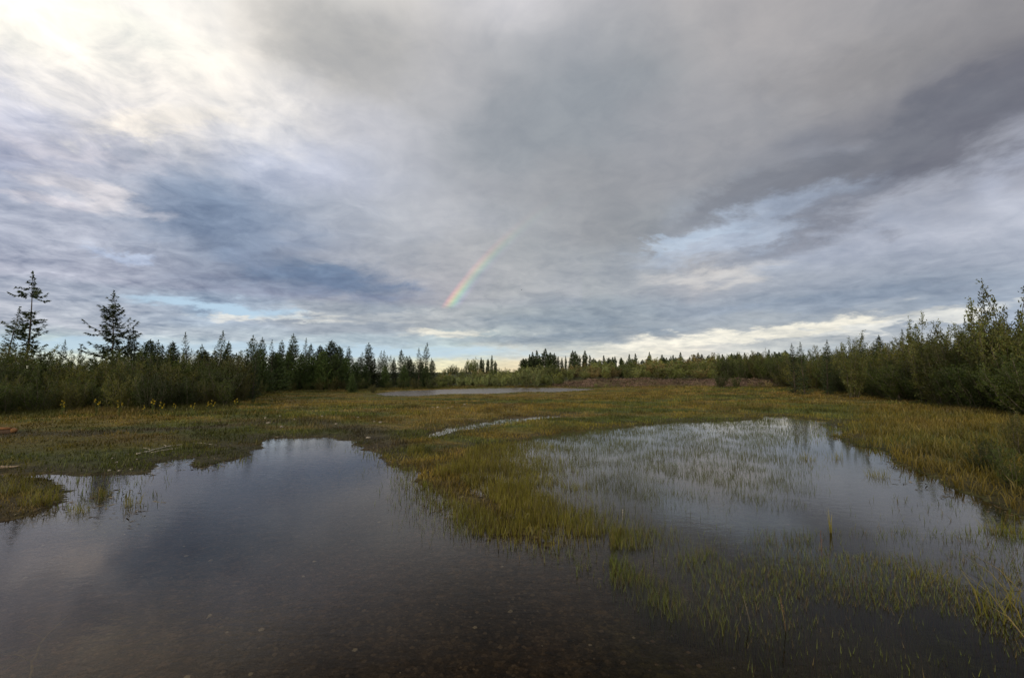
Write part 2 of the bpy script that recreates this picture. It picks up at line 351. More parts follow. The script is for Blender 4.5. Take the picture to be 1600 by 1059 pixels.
# ------------------------------------------------------------------ materials
def new_mat(name):
    m = bpy.data.materials.new(name); m.use_nodes = True; t = NT(m.node_tree); t.n.clear()
    o = t.node('ShaderNodeOutputMaterial'); return m, t, o
def leaf_mat(name, translucent=0.25, rough=0.55, var=0.25, tint=(1, 1, 1), spec=0.3):
    m, t, o = new_mat(name)
    at = t.node('ShaderNodeAttribute', attribute_name='Col'); oi = t.node('ShaderNodeObjectInfo')
    geo = t.node('ShaderNodeNewGeometry')
    nz = t.noise(geo.outputs['Position'], 1.1, 3, 0.6)
    k = t.math('MULTIPLY', t.maprange(oi.outputs['Random'], 0, 1, 1 - var, 1 + var, 'LINEAR'), t.maprange(nz, 0.25, 0.75, 0.72, 1.28, 'LINEAR'))
    c = t.vmath('SCALE', t.vmath('MULTIPLY', at.outputs['Color'], tint), scale=k)
    p = t.node('ShaderNodeBsdfPrincipled'); t.l.new(c, p.inputs['Base Color']); p.inputs['Roughness'].default_value = rough
    p.inputs['Specular IOR Level'].default_value = spec
    tr = t.node('ShaderNodeBsdfTranslucent'); t.l.new(t.vmath('MULTIPLY', c, (1.15, 1.2, 0.6)), tr.inputs[0])
    mx = t.node('ShaderNodeMixShader'); mx.inputs[0].default_value = translucent
    t.l.new(p.outputs[0], mx.inputs[1]); t.l.new(tr.outputs[0], mx.inputs[2]); t.l.new(mx.outputs[0], o.inputs[0])
    return m
def plain_mat(name, rough=0.85, nscale=20, lo_=0.6, hi_=1.35, bump=0.3, spec=0.25):
    m, t, o = new_mat(name)
    at = t.node('ShaderNodeAttribute', attribute_name='Col'); tcn = t.node('ShaderNodeTexCoord')
    n = t.noise(tcn.outputs['Object'], nscale, 5, 0.65)
    c = t.vmath('SCALE', at.outputs['Color'], scale=t.maprange(n, 0.3, 0.7, lo_, hi_, 'LINEAR'))
    p = t.node('ShaderNodeBsdfPrincipled'); t.l.new(c, p.inputs['Base Color']); p.inputs['Roughness'].default_value = rough
    p.inputs['Specular IOR Level'].default_value = spec
    b = t.node('ShaderNodeBump'); b.inputs['Strength'].default_value = bump; b.inputs['Distance'].default_value = 0.02
    t.l.new(n, b.inputs['Height']); t.l.new(b.outputs[0], p.inputs['Normal']); t.l.new(p.outputs[0], o.inputs[0])
    return m
M_LEAF = leaf_mat('willow_leaves', 0.3, 0.5, 0.38, (1.22, 1.25, 0.95))
M_NEEDLE = leaf_mat('spruce_needles', 0.08, 0.6, 0.3, (1.2, 1.25, 1.0))
M_GRASS = leaf_mat('grass_blades', 0.3, 0.5, 0.0)
M_BARK = plain_mat('bark', 0.9, 14)
M_STONE = plain_mat('stone', 0.8, 30)
M_WOOD = plain_mat('weathered_wood', 0.85, 25, 0.5, 1.4)

def ground_mat():
    m, t, o = new_mat('wet_ground')
    at = t.node('ShaderNodeAttribute', attribute_name='Col'); geo = t.node('ShaderNodeNewGeometry'); P = geo.outputs['Position']
    n1 = t.noise(P, 9, 6, 0.7); n2 = t.noise(P, 60, 4, 0.7); n3 = t.noise(P, 1.6, 5, 0.6)
    vo = t.node('ShaderNodeTexVoronoi', feature='F1'); t.l.new(P, vo.inputs['Vector']); vo.inputs['Scale'].default_value = 34
    vs = t.node('ShaderNodeSeparateColor'); t.l.new(vo.outputs['Color'], vs.inputs[0])
    c = t.vmath('SCALE', at.outputs['Color'], scale=t.maprange(n1, 0.3, 0.7, 0.3, 1.8, 'LINEAR'))
    c = t.vmath('SCALE', c, scale=t.maprange(n2, 0.3, 0.7, 0.5, 1.5, 'LINEAR'))
    c = t.vmath('SCALE', c, scale=t.maprange(n3, 0.3, 0.7, 0.75, 1.25, 'LINEAR'))
    stone = t.math('MULTIPLY', t.maprange(vs.outputs[0], 0.55, 0.95), at.outputs['Alpha'])
    c = t.vmath('SCALE', c, scale=t.math('ADD', 1.0, t.math('MULTIPLY', stone, 0.9)))
    p = t.node('ShaderNodeBsdfPrincipled'); t.l.new(c, p.inputs['Base Color']); p.inputs['Roughness'].default_value = 0.85
    p.inputs['Specular IOR Level'].default_value = 0.15
    hh = t.math('ADD', t.math('MULTIPLY', n1, 1.2), t.math('MULTIPLY', n2, 0.35))
    hh = t.math('SUBTRACT', hh, t.math('MULTIPLY', vo.outputs['Distance'], 0.5))
    b = t.node('ShaderNodeBump'); b.inputs['Strength'].default_value = 0.9; b.inputs['Distance'].default_value = 0.04
    t.l.new(hh, b.inputs['Height']); t.l.new(b.outputs[0], p.inputs['Normal']); t.l.new(p.outputs[0], o.inputs[0])
    return m
def water_mat():
    m, t, o = new_mat('shallow_water')
    geo = t.node('ShaderNodeNewGeometry'); P = geo.outputs['Position']
    st = t.vmath('MULTIPLY', P, (1.0, 1.9, 1.0)); sp = t.node('ShaderNodeSeparateXYZ'); t.l.new(P, sp.inputs[0]); wind = t.maprange(sp.outputs[1], 27, 34)
    n = t.math('ADD', t.noise(st, 5.0, 3, 0.6), t.math('MULTIPLY', t.noise(st, 22, 3, 0.6), 0.25))
    calm = t.noise(P, 0.35, 3, 0.5)
    b = t.node('ShaderNodeBump'); b.inputs['Distance'].default_value = 0.006
    t.l.new(t.math('ADD', t.maprange(calm, 0.35, 0.7, 0.10, 0.45, 'LINEAR'), t.math('MULTIPLY', wind, 0.55)), b.inputs['Strength']); t.l.new(n, b.inputs['Height'])
    fr = t.node('ShaderNodeFresnel'); fr.inputs[0].default_value = 1.333; t.l.new(b.outputs[0], fr.inputs[1])
    gl = t.node('ShaderNodeBsdfGlossy'); t.l.new(t.math('ADD', 0.035, t.math('MULTIPLY', wind, 0.22)), gl.inputs['Roughness']); t.l.new(b.outputs[0], gl.inputs['Normal'])
    gl.inputs['Color'].default_value = (1.0, 0.95, 0.89, 1)
    tr = t.node('ShaderNodeBsdfTransparent'); tr.inputs[0].default_value = (0.76, 0.69, 0.56, 1)
    mx = t.node('ShaderNodeMixShader'); t.l.new(t.math('MULTIPLY', t.math('MAXIMUM', t.math('MULTIPLY_ADD', fr.outputs[0], 1.45, -0.068), 0.008), t.maprange(wind, 0, 1, 1, .37, 'LINEAR')), mx.inputs[0]); t.l.new(tr.outputs[0], mx.inputs[1]); t.l.new(gl.outputs[0], mx.inputs[2])
    t.l.new(mx.outputs[0], o.inputs[0]); return m

# ------------------------------------------------------------------ ground and water
def graded(lo_, hi_, c0, c1, step, g):
    a = list(np.arange(c0, c1, step)); s = step; x = a[-1]
    while x < hi_: s *= g; x += s; a.append(x)
    s = step; x = c0; b = []
    while x > lo_: s *= g; x -= s; b.append(x)
    return np.array(b[::-1] + a)
def zone_cols(x, y, h):
    """large colour patches of the ground cover: moss green, sedge olive, rusty and bare soil"""
    olive = np.array([0.122, 0.102, 0.020]); rust = np.array([0.165, 0.105, 0.026]); green = np.array([0.068, 0.082, 0.018])
    straw = np.array([0.21, 0.135, 0.055])
    a = sst(0.42, 0.62, fbm(x, y * 1.6, 6.0, 41, 4))[:, None]; b = sst(0.47, 0.60, fbm(x, y * 1.8, 3.2, 57, 4))[:, None]
    c = sst(0.55, 0.7, fbm(x, y * 2.2, 3.0, 77, 4))[:, None]
    far = sst(16, 34, y)[:, None] * 0.35
    col = olive * (1 - a) + (olive * .5 + rust * .5) * a
    col = col * (1 - far) + rust * far
    col = col * (1 - b * .8) + green * b * .8; col = col * (1 - c * .45) + straw * c * .45
    tk = np.minimum.reduce([segd(x, y, gp(*a), gp(*b_)) for a, b_ in TRACK]) + (fbm(x, y, .9, 67) - .5) * .9
    tk = (1 - sst(0.15, 0.9, tk))[:, None]; col = col * (1 - tk * .8) + np.array([0.085, 0.066, 0.042]) * tk * .8
    col = col * 0.86 * np.array([.97, 1.03, 1.0])
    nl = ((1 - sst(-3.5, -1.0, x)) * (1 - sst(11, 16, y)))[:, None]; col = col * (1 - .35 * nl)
    return col
TRACK = [((-200, 686), (120, 684)), ((120, 684), (350, 672)), ((350, 672), (470, 662)), ((470, 662), (560, 676)), ((560, 676), (610, 700))]
def segd(x, y, a, b):
    e = b - a; t = np.clip(((x - a[0]) * e[0] + (y - a[1]) * e[1]) / (e @ e), 0, 1); return np.hypot(x - a[0] - e[0] * t, y - a[1] - e[1] * t)
def build_ground():
    xs = graded(-4200, 4200, -9, 9, 0.11, 1.045); ys = graded(-60, 6000, 1.5, 17, 0.11, 1.028)
    X, Y = np.meshgrid(xs, ys); x = X.ravel(); y = Y.ravel(); h = height(x, y)
    m, n = X.shape
    i, j = np.meshgrid(np.arange(m - 1), np.arange(n - 1), indexing='ij')
    q = np.stack([i * n + j, i * n + j + 1, (i + 1) * n + j + 1, (i + 1) * n + j], -1).reshape(-1)
    mud = np.array([0.048, 0.036, 0.024]); silt = np.array([0.036, 0.044, 0.012]); redb = np.array([0.125, 0.080, 0.060])
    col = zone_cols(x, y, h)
    px = CX + F * x / np.maximum(y, 0.3)
    wet = sst(0.03, -0.03, h) if False else 1 - sst(-0.03, 0.03, h)
    sed = sst(820, 1250, px + 350 * (fbm(x, y, 1.5, 91) - .5))[:, None]
    brown = sst(0.45, 0.65, fbm(x, y, 2.0, 93))[:, None]
    bed = mud * (1 - sed) + silt * sed; bed = bed * (1 - .35 * brown) + np.array([0.07, 0.038, 0.022]) * .35 * brown; rb = (1 - sst(250, 420, px))[:, None] * (1 - sst(2.8, 3.6, y))[:, None]; bed = bed * (1 - .5 * rb) + np.array([0.075, 0.042, 0.025]) * .5 * rb
    sh = sst(-.2, .3, sdpoly(x, y, P_SHELF) + (fbm(x, y, .6, 95) - .5) * .9)[:, None]; bed = bed * (1 - sh) + np.array([.085, .078, .022]) * sh
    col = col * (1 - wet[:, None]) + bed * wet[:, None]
    mg = (sst(-.02, 0.0, h) * (1 - sst(.035, .07, h)) * (y < 26))[:, None]; col = col * (1 - .65 * mg) + np.array([.035, .026, .016]) * .65 * mg
    dl = sdpoly(x, y, P_LAND)
    bk = (sst(850, 900, px) * (1 - sst(1180, 1300, px)) * sst(-1.2, 0.2, dl) * (1 - sst(5, 8, dl)))[:, None]
    nb = fbm(x, y * 1.5, 1.1, 97)[:, None]; gb = sst(.5, .6, fbm(x, y * 2, 3.0, 98))[:, None]
    col = col * (1 - bk) + (redb * (0.25 + 1.4 * nb) * (1 - gb * .7) + np.array([.085, .075, .028]) * gb * .7) * bk
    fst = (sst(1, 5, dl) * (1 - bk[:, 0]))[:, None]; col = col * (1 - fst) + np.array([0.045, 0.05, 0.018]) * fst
    # bare gravelly track on the left bank and a worn path on the far slope
    tr_ = (1 - sst(0.3, 1.6, np.abs(y - (9.9 + 0.12 * (x + 6))))) * (x < -4.0) * sst(-4.0, -5.5, -np.abs(x)) if False else 0
    alpha = np.clip(wet * (1 - sed[:, 0] * .8), 0, 1)
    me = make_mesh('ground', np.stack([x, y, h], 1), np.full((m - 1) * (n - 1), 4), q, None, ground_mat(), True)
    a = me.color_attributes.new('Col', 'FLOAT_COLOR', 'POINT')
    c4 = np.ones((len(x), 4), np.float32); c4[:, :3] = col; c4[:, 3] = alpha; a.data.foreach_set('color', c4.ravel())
    tag(link('ground', me), kind='structure')
    xs = np.linspace(-60, 60, 3); ys = np.linspace(-30, 62, 3); X, Y = np.meshgrid(xs, ys)
    q = []
    for i in range(2):
        for j in range(2): q += [i * 3 + j, i * 3 + j + 1, (i + 1) * 3 + j + 1, (i + 1) * 3 + j]
    me = make_mesh('water', np.stack([X.ravel(), Y.ravel(), X.ravel() * 0], 1), [4] * 4, q, None, water_mat())
    tag(link('water', me), kind='structure')
build_ground()

# ------------------------------------------------------------------ grass (stuff)
def sample_wedge(n, d0, d1, half=0.86, p=0.6, x_lo=None, x_hi=None):
    """ground points spread out from the viewer's side of the marsh, thinning with distance"""
    u = rng.random(n); d = (d0 ** p + u * (d1 ** p - d0 ** p)) ** (1 / p)
    a = rng.uniform(-half if x_lo is None else x_lo, half if x_hi is None else x_hi, n)
    y = d; x = np.tan(a) * d; return x, y
def grass_meadow():
    mb = MB()
    x, y = sample_wedge(380000, 4.0, 62, 0.87, 0.45)
    h = height(x, y); dl = sdpoly(x, y, P_LAND); sdw = sdpoly(x, y, P_MAIN)
    dens = fbm(x, y, 0.55, 101, 3); px = CX + F * x / y
    bankz = (px > 850) & (px < 1230)
    keep = (h > 0.012) & (dl < np.where(bankz, 0.4, 3.0)) & (rng.random(len(x)) < 0.25 + 0.95 * sst(0.3, 0.6, dens))
    x, y, h, dens, px = x[keep], y[keep], h[keep], dens[keep], px[keep]; n = len(x)
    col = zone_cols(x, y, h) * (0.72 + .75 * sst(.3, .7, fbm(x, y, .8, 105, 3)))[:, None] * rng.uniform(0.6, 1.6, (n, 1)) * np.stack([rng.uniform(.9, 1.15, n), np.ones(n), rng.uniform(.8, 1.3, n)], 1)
    tall = np.maximum(sst(0.5, 0.75, fbm(x, y, 2.5, 103, 3)), sst(.62, .74, fbm(x, y, .5, 104, 2))); right = sst(1280, 1380, px) * (1 - sst(20, 26, y))
    H = (0.035 + 0.075 * dens + 0.10 * tall * rng.random(n) + right * 0.15 * rng.random(n)) * rng.uniform(.6, 1.3, n)
    H *= (1 + sst(20, 50, y) * 0.6) * (0.35 + .65 * sst(3, 12, -sdpoly(x, y, P_POND))) * (1 - .35 * (x < -3) * (y < 14))
    gold = np.array([0.165, 0.120, 0.026]); col = col * (1 - right[:, None] * .55) + gold * right[:, None] * .55 * rng.uniform(.5, 1.2, (n, 1))
    d = np.hypot(x, y)
    mb.blades(np.stack([x, y, h - 0.01], 1), H, 0.0035 + 0.0010 * d, 0.7, col, col * np.array([1.25, 1.15, 1.0]))
    tag(link('meadow_grass', mb.mesh('meadow_grass', M_GRASS)), 'short olive and rust sedge turf covering the wet meadow', 'grass', kind='stuff')
grass_meadow()

def fringe_grass():
    """taller weedy grass along the foot of the thickets"""
    mb = MB(); n = 60000
    px = rng.uniform(-250, 1850, n); off = rng.normal(-0.6, 0.9, n)
    dd = np.interp(px, LX, LYd) + off; x = (px - CX) / F * dd; y = dd
    bank = (px > 860) & (px < 1180); left = px < 420
    hgt = np.where(left, 0.32, np.where(px > 1250, 0.30, 0.3)) * (0.35 + 0.9 * fbm(x, y, 1.5, 111, 3)) * np.exp(-np.clip(-off - 0.6, 0, 9) * .5)
    keep = (~bank | (rng.random(n) < .15)) & (height(x, y) > 0.01)
    x, y, hgt, px = x[keep], y[keep], hgt[keep], px[keep]; n = len(x)
    g = np.array([0.075, 0.075, 0.018]); st = np.array([0.17, 0.12, 0.035]); k = sst(.45, .65, fbm(x, y, 2, 113, 3))[:, None] * rng.uniform(.3, 1, (n, 1))
    col = (g * (1 - k) + st * k) * rng.uniform(.6, 1.3, (n, 1))
    mb.blades(np.stack([x, y, height(x, y) - .02], 1), hgt * rng.uniform(.5, 1.2, n), 0.006 + 0.0009 * y, 0.35, col)
    tag(link('fringe_grass', mb.mesh('fringe_grass', M_GRASS)), 'knee-high weedy grass along the foot of the thickets', 'grass', kind='stuff')
fringe_grass()

def bank_debris():
    mb = MB(); n = 14000; px = rng.uniform(862, 1260, n); dd = np.interp(px, LX, LYd) + rng.uniform(-.3, 4.2, n); x = (px - CX) / F * dd; y = dd; h = height(x, y)
    k = fbm(x, y, 1.6, 141, 3); a = rng.uniform(0, 6.28, n); D = np.stack([np.cos(a), np.sin(a), rng.uniform(-.1, .8, n)], 1); D /= np.linalg.norm(D, axis=1)[:, None]
    S = np.cross(D, rng.normal(0, 1, (n, 3))); S /= np.linalg.norm(S, axis=1)[:, None]
    c = np.where((k > .5)[:, None], np.array([.14, .095, .07]), np.array([.085, .06, .045])) * rng.uniform(.4, 1.6, (n, 1)); g = rng.random(n) < .12; c[g] = (.09, .085, .03)
    mb.leaves(np.stack([x, y, h - .02], 1), D, S, rng.uniform(.1, .4, n), rng.uniform(.04, .10, n), c)
    tag(link('brush_litter', mb.mesh('brush_litter', M_STONE)), 'reddish brush litter and clods covering the bare bank behind the pond', 'brush litter', kind='stuff')
bank_debris()

def sedge():
    mb = MB()
    # emergent sedge standing in the shallow water on the right and around the spit
    Z = [sample_wedge(260000, 4.8, 18, x_lo=-.25, x_hi=.62, p=.8), sample_wedge(120000, 2.0, 5.0, x_lo=.2, x_hi=.88, p=1.2), sample_wedge(120000, 2.2, 17, 0.9, p=0.9)]
    x = np.concatenate([z[0] for z in Z]); y = np.concatenate([z[1] for z in Z])
    px = CX + F * x / y; py = HY + F * EYE / y
    h = height(x, y); n0 = fbm(x, y, 0.45, 121, 4); n1 = fbm(x, y, 1.6, 125, 3)
    spit = np.exp(-((px - (760 + (py - 760) * .9)) / np.where(px > 760 + (py - 760) * .9, 150, 95)) ** 2) * (py > 690) * (py < 850)
    mid = sst(640, 760, px) * (1 - sst(1190, 1300, px)) * (py < 800 - (px-760)*0.02) * (py > 655) * (1 - sst(760, 820, py) * sst(900, 1050, px))
    low = sst(1060, 1280, px + np.clip(980 - py, -80, 60) * 1.2) * sst(810, 880, py) 
    rs = sst(1290, 1430, px) * (py < 900) * (0.3 + .9 * (1 - sst(0, .8, sdpoly(x, y, P_MAIN))))
    lft = (1 - sst(200, 300, px)) * (py < 870) * 0.8 * sst(.40, .52, n1)
    sdm = sdpoly(x, y, P_MAIN); edge = .75 * (sdm > -.2) * (1 - sst(.05, .55, sdm + (fbm(x, y, .5, 131, 2) - .5) * .8)) * sst(.35, .55, fbm(x, y, .8, 133, 2))
    tail = .85 * np.exp(-((py - (850 + (px - 860) * .42)) / 22) ** 2) * sst(840, 880, px) * (1 - sst(980, 1120, px))
    odd = 0.06 * (px > 880) * (py > 840)
    p = np.maximum.reduce([spit * 1.0, mid * 0.62 * (.3 + .7 * sst(.32, .6, n1 * .5 + n0 * .5)), low * 0.95 * (.25 + .75 * sst(.42, .58, n1 * .4 + n0 * .6)), rs * sst(.4, .6, n1), lft, edge, tail, odd * sst(.5, .65, n0)])
    keep = (h < 0.02) & (h > -0.2) & (rng.random(len(x)) < p * (.25 + .75 * sst(.28, .52, n0)))
    x, y, h, px, py, low, spit, mid = [a[keep] for a in (x, y, h, px, py, low, spit, mid)]; n = len(x)
    green = np.array([0.075, 0.10, 0.018]); yel = np.array([0.15, 0.13, 0.022]); brn = np.array([0.10, 0.075, 0.03])
    k = np.clip(spit * .75 + rng.random(n) * .35, 0, 1)[:, None]
    col = green * (1 - k) + yel * k; bm = (rng.random(n) < .25 + .15 * low)[:, None]; col = np.where(bm, brn, col) * rng.uniform(.6, 1.4, (n, 1)) * (1 + .1 * low)[:, None]; col = col * (1 - .6 * ((mid > .3) & (spit < .3))[:, None]) + np.array([.06, .07, .03]) * .6 * ((mid > .3) & (spit < .3))[:, None]
    em = -h + 0.02 + 0.09 * rng.random(n) ** 1.5 + 0.05 * spit
    sub = -h * rng.uniform(.45, 1.02, n); lowv = np.where(rng.random(n) < .58, sub, -h + .06 * rng.random(n) ** 1.6 + .01)
    H = np.where(low > .4, lowv, np.where(rng.random(n) < .3, sub, em)); Wk = np.where(low > .4, 1.7, 1.0)
    d = np.hypot(x, y)
    mb.blades(np.stack([x, y, h - .01], 1), H, (0.0022 + 0.0006 * d) * Wk, 0.33, col, col * 1.2, 0.25)
    tag(link('sedge', mb.mesh('sedge', M_GRASS)), 'thin sedge blades standing in the shallow flooded marsh', 'grass', kind='stuff')
sedge()

def shore_litter():
    mb = MB(); x, y = sample_wedge(60000, 3, 22, 0.88, p=.8); sdm = sdpoly(x, y, P_MAIN); h = height(x, y)
    keep = (np.abs(h) < .03) & (rng.random(len(x)) < .65 * sst(.4, .6, fbm(x, y, .7, 151, 3))); x, y, h = x[keep], y[keep], h[keep]; n = len(x)
    a = rng.uniform(0, 6.28, n); D = np.stack([np.cos(a), np.sin(a), rng.normal(.05, .12, n)], 1); D /= np.linalg.norm(D, axis=1)[:, None]
    S = np.cross(D, np.array([0, 0, 1.0]) + rng.normal(0, .2, (n, 3))); S /= np.linalg.norm(S, axis=1)[:, None]
    c = np.array([.10, .075, .04]) * rng.uniform(.25, 1.5, (n, 1)); p = rng.random(n) < .06; c[p] = (.26, .22, .15)
    mb.leaves(np.stack([x, y, np.maximum(h, 0) + .004], 1), D, S, rng.uniform(.015, .09, n) * (1 + y * .05), rng.uniform(.004, .018, n) * (1 + y * .05), c)
    tag(link('shore_litter', mb.mesh('shore_litter', M_STONE)), 'brown dead straw and litter stranded along the water line', 'litter', kind='stuff')
shore_litter()

def gravel():
    mb = MB(); n = 16000
    x, y = sample_wedge(n, 2.0, 9, 0.9, 0.8); px = CX + F * x / y
    keep = (px < 1050 + rng.normal(0, 120, n)) & (height(x, y) < -0.01); x, y = x[keep], y[keep]; n = len(x)
    h = height(x, y); R = 0.006 + 0.018 * rng.random(n) ** 3
    oct_ = np.array([[1, 0, 0], [0.3, .9, 0], [-.8, .5, 0], [-.7, -.6, 0], [.4, -.85, 0], [.1, .05, .6]])
    a = rng.uniform(0, 6.28, n); ca, sa = np.cos(a), np.sin(a)
    o = oct_[None] * rng.uniform(.7, 1.2, (n, 6, 1)) * R[:, None, None]
    V = np.stack([o[..., 0] * ca[:, None] - o[..., 1] * sa[:, None] + x[:, None], o[..., 0] * sa[:, None] + o[..., 1] * ca[:, None] + y[:, None], o[..., 2] + h[:, None]], -1).reshape(-1, 3)
    f = np.array([0, 1, 5, 1, 2, 5, 2, 3, 5, 3, 4, 5, 4, 0, 5]); lp = (np.arange(n)[:, None] * 6 + f).ravel()
    c = np.array([0.075, 0.057, 0.041]) * rng.uniform(.2, 1.8, (n, 1)); pale = rng.random(n) < .012; c[pale] = (0.3, .27, .22)
    mb.add(V, np.full(5 * n, 3), lp, np.repeat(c, 6, 0))
    tag(link('gravel', mb.mesh('gravel', M_STONE)), 'small dark gravel on the bed of the flooded track', 'gravel', kind='stuff')
gravel()

# ------------------------------------------------------------------ plants
def willow_proto(name, H, spread, nst, leafL, leafW, col, seed, shoots=13, lv=22, upright=0.5, low=0.12, top=None):
    r = np.random.default_rng(seed); st = MB(); fo = MB()
    col = np.array(col)
    for i in range(nst):
        a = r.uniform(0, 6.283); tilt = r.uniform(0.05, 1.0) ** .8 * spread; Ls = H * r.uniform(.6, 1.0) * (1.0 if tilt < spread * .6 else .8)
        base = np.array([math.cos(a), math.sin(a), 0]) * r.uniform(0, .18) * H * .6
        t = np.linspace(0, 1, 7); out_ = np.sin(t * 1.2) * tilt; 
        P = base + np.stack([np.cos(a) * out_ * Ls * .62, np.sin(a) * out_ * Ls * .62, t * Ls * math.cos(tilt * .6)], 1) + np.cumsum(r.normal(0, .018 * H, (7, 3)) * [1, 1, .2], 0)
        P[0, 2] = -0.05
        st.tube(P, np.linspace(.016, .004, 7) * H / 3 * 1.3, (0.10, 0.085, 0.065), 5)
        for s in range(shoots):
            f = low + (1 - low) * (s + r.random()) / shoots
            k = f * 6; j = min(int(k), 5); p0 = P[j] * (1 - (k - j)) + P[j + 1] * (k - j); ax = P[j + 1] - P[j]; ax /= np.linalg.norm(ax)
            b = r.uniform(0, 6.283); dv = np.array([math.cos(b), math.sin(b), 0]) * (1 - upright) * 1.3 + ax * upright + [0, 0, .25]
            dv /= np.linalg.norm(dv); sl = H * r.uniform(.09, .2) * (1.25 - .6 * f)
            if s == shoots - 1: dv = ax; sl = H * .1
            st.tube(np.array([p0, p0 + dv * sl * .5, p0 + dv * sl]), [.004 * H / 3, .003 * H / 3, .0015 * H / 3], (0.11, 0.10, 0.06), 3)
            tt = r.uniform(0.05, 1.05, lv); LP = p0 + dv * sl * tt[:, None] + r.normal(0, .012 * H, (lv, 3))
            D = dv * .55 + r.normal(0, .55, (lv, 3)); D /= np.linalg.norm(D, axis=1)[:, None]
            S = np.cross(D, r.normal(0, 1, (lv, 3))); S /= np.linalg.norm(S, axis=1)[:, None]
            cc = col * r.uniform(.75, 1.25) * r.uniform(.65, 1.4, (lv, 1)) * np.stack([r.uniform(.85, 1.2, lv), np.ones(lv), r.uniform(.7, 1.3, lv)], 1)
            fo.leaves(LP, D, S, leafL * r.uniform(.6, 1.25, lv), leafW * r.uniform(.7, 1.2, lv), cc)
    return (st.mesh(name + '_stems', M_BARK), fo.mesh(name + '_foliage', M_LEAF))

def spruce_proto(name, H, width, seed, twigL=0.2, twigW=0.05, step=0.085, prof=None, lean=(0, 0), bend=0.0, per=5, low=0.04, col=(0.022, 0.034, 0.014), densf=1.0, droop=0.25, nm=6, lift=.45, rag=0.0):
    r = np.random.default_rng(seed); tr = MB(); cr = MB(); col = np.array(col)
    t = np.linspace(0, 1, 12)
    P = np.stack([lean[0] * H * t + bend * H * np.sin(t * 5) * t, lean[1] * H * t, H * t], 1) + np.cumsum(r.normal(0, .004 * H, (12, 3)) * [1, 1, 0], 0)
    P[0, 2] = -0.1; tr.tube(P, (0.012 * H) * (1 - t * .93), (0.075, 0.06, 0.05), 7)
    z = low
    while z < 0.985:
        k = z * 11; j = min(int(k), 10); p0 = P[j] * (1 - (k - j)) + P[j + 1] * (k - j)
        wz = (1 - z) ** .75 * width + .05 * width
        if prof: wz *= prof(z)
        nb = max(3, int(per + r.integers(-1, 2)))
        if wz > 0.001:
            for b in range(nb):
                a = b * 6.283 / nb + r.uniform(-.5, .5); L = wz * r.uniform(.55, 1.15) * (1 + rag * r.normal(0, 1.0)); L = min(max(L, .08), wz * 1.45)
                if r.random() > densf: continue
                u = np.array([math.cos(a), math.sin(a), 0]); s = np.linspace(0, 1, 5)
                rise = (1.0 - z) * -droop + z * lift + r.normal(0, .12 + rag * .4)
                B = p0 + u * L * s[:, None] + np.stack([s * 0, s * 0, L * (rise * s + .22 * (s ** 3) - (.12 * np.sin(s * 3)))], 1)
                tr.tube(B, np.linspace(.010, .002, 5) * max(L, .3), (0.07, 0.058, 0.05), 3)
                m = max(4, int(L / twigL * nm)); tt = r.uniform(.08, 1.05, m) ** .85
                ii = np.clip(tt * 4, 0, 3.999); jj = ii.astype(int); fr = (ii - jj)[:, None]; fr = np.clip(fr, 0, 1.2)
                Q = B[jj] * (1 - fr) + B[np.minimum(jj + 1, 4)] * fr
                side = np.array([-u[1], u[0], 0]) * r.choice([-1, 1], m)[:, None]
                D = u * r.uniform(.3, 1, m)[:, None] + side * r.uniform(.1, 1.0, m)[:, None] + np.stack([np.zeros(m), np.zeros(m), r.uniform(-.65, .35, m)], 1)
                D /= np.linalg.norm(D, axis=1)[:, None]
                S = np.cross(D, r.normal(0, 1, (m, 3))); S /= np.linalg.norm(S, axis=1)[:, None]
                cc = col * r.uniform(.7, 1.5, (m, 1)) * np.stack([r.uniform(.85, 1.3, m), np.ones(m), r.uniform(.7, 1.2, m)], 1)
                cr.leaves(Q, D, S, np.minimum(twigL, L * .7 + .05) * r.uniform(.6, 1.2, m), twigW * r.uniform(.7, 1.3, m), cc)
        z += step / H * r.uniform(.7, 1.3)
    # leader shoot
    m = 30; Q = P[-1] + np.array([0, 0, 1.0]) * (r.uniform(-.06, .02, m) * H)[:, None]; D = r.normal(0, .5, (m, 3)) + [0, 0, 1.0]; D /= np.linalg.norm(D, axis=1)[:, None]
    S = np.cross(D, r.normal(0, 1, (m, 3))); S /= np.linalg.norm(S, axis=1)[:, None]
    cr.leaves(Q, D, S, twigL * .7, twigW, col)
    return (tr.mesh(name + '_trunk', M_BARK), cr.mesh(name + '_crown', M_NEEDLE))

def plant(name, protos, parts, x, y, sc, rz, label, cat, group, z=None, tilt=(0, 0), sx=1.0):
    e = bpy.data.objects.new(name, None); COL.objects.link(e); e.empty_display_size = .3
    e.location = (x, y, hz(x, y) if z is None else z); e.rotation_euler = (tilt[0], tilt[1], rz); e.scale = (sc * sx, sc * sx, sc)
    tag(e, label, cat, group)
    for p, me in zip(parts, protos): link(p, me, e)
    return e
ST = ('stems', 'foliage'); TC = ('trunk', 'crown')
WG = (0.042, 0.055, 0.014); WO = (0.078, 0.078, 0.024); WP = (0.15, 0.17, 0.095); WD = (0.030, 0.042, 0.012); WB = (0.085, 0.060, 0.028)
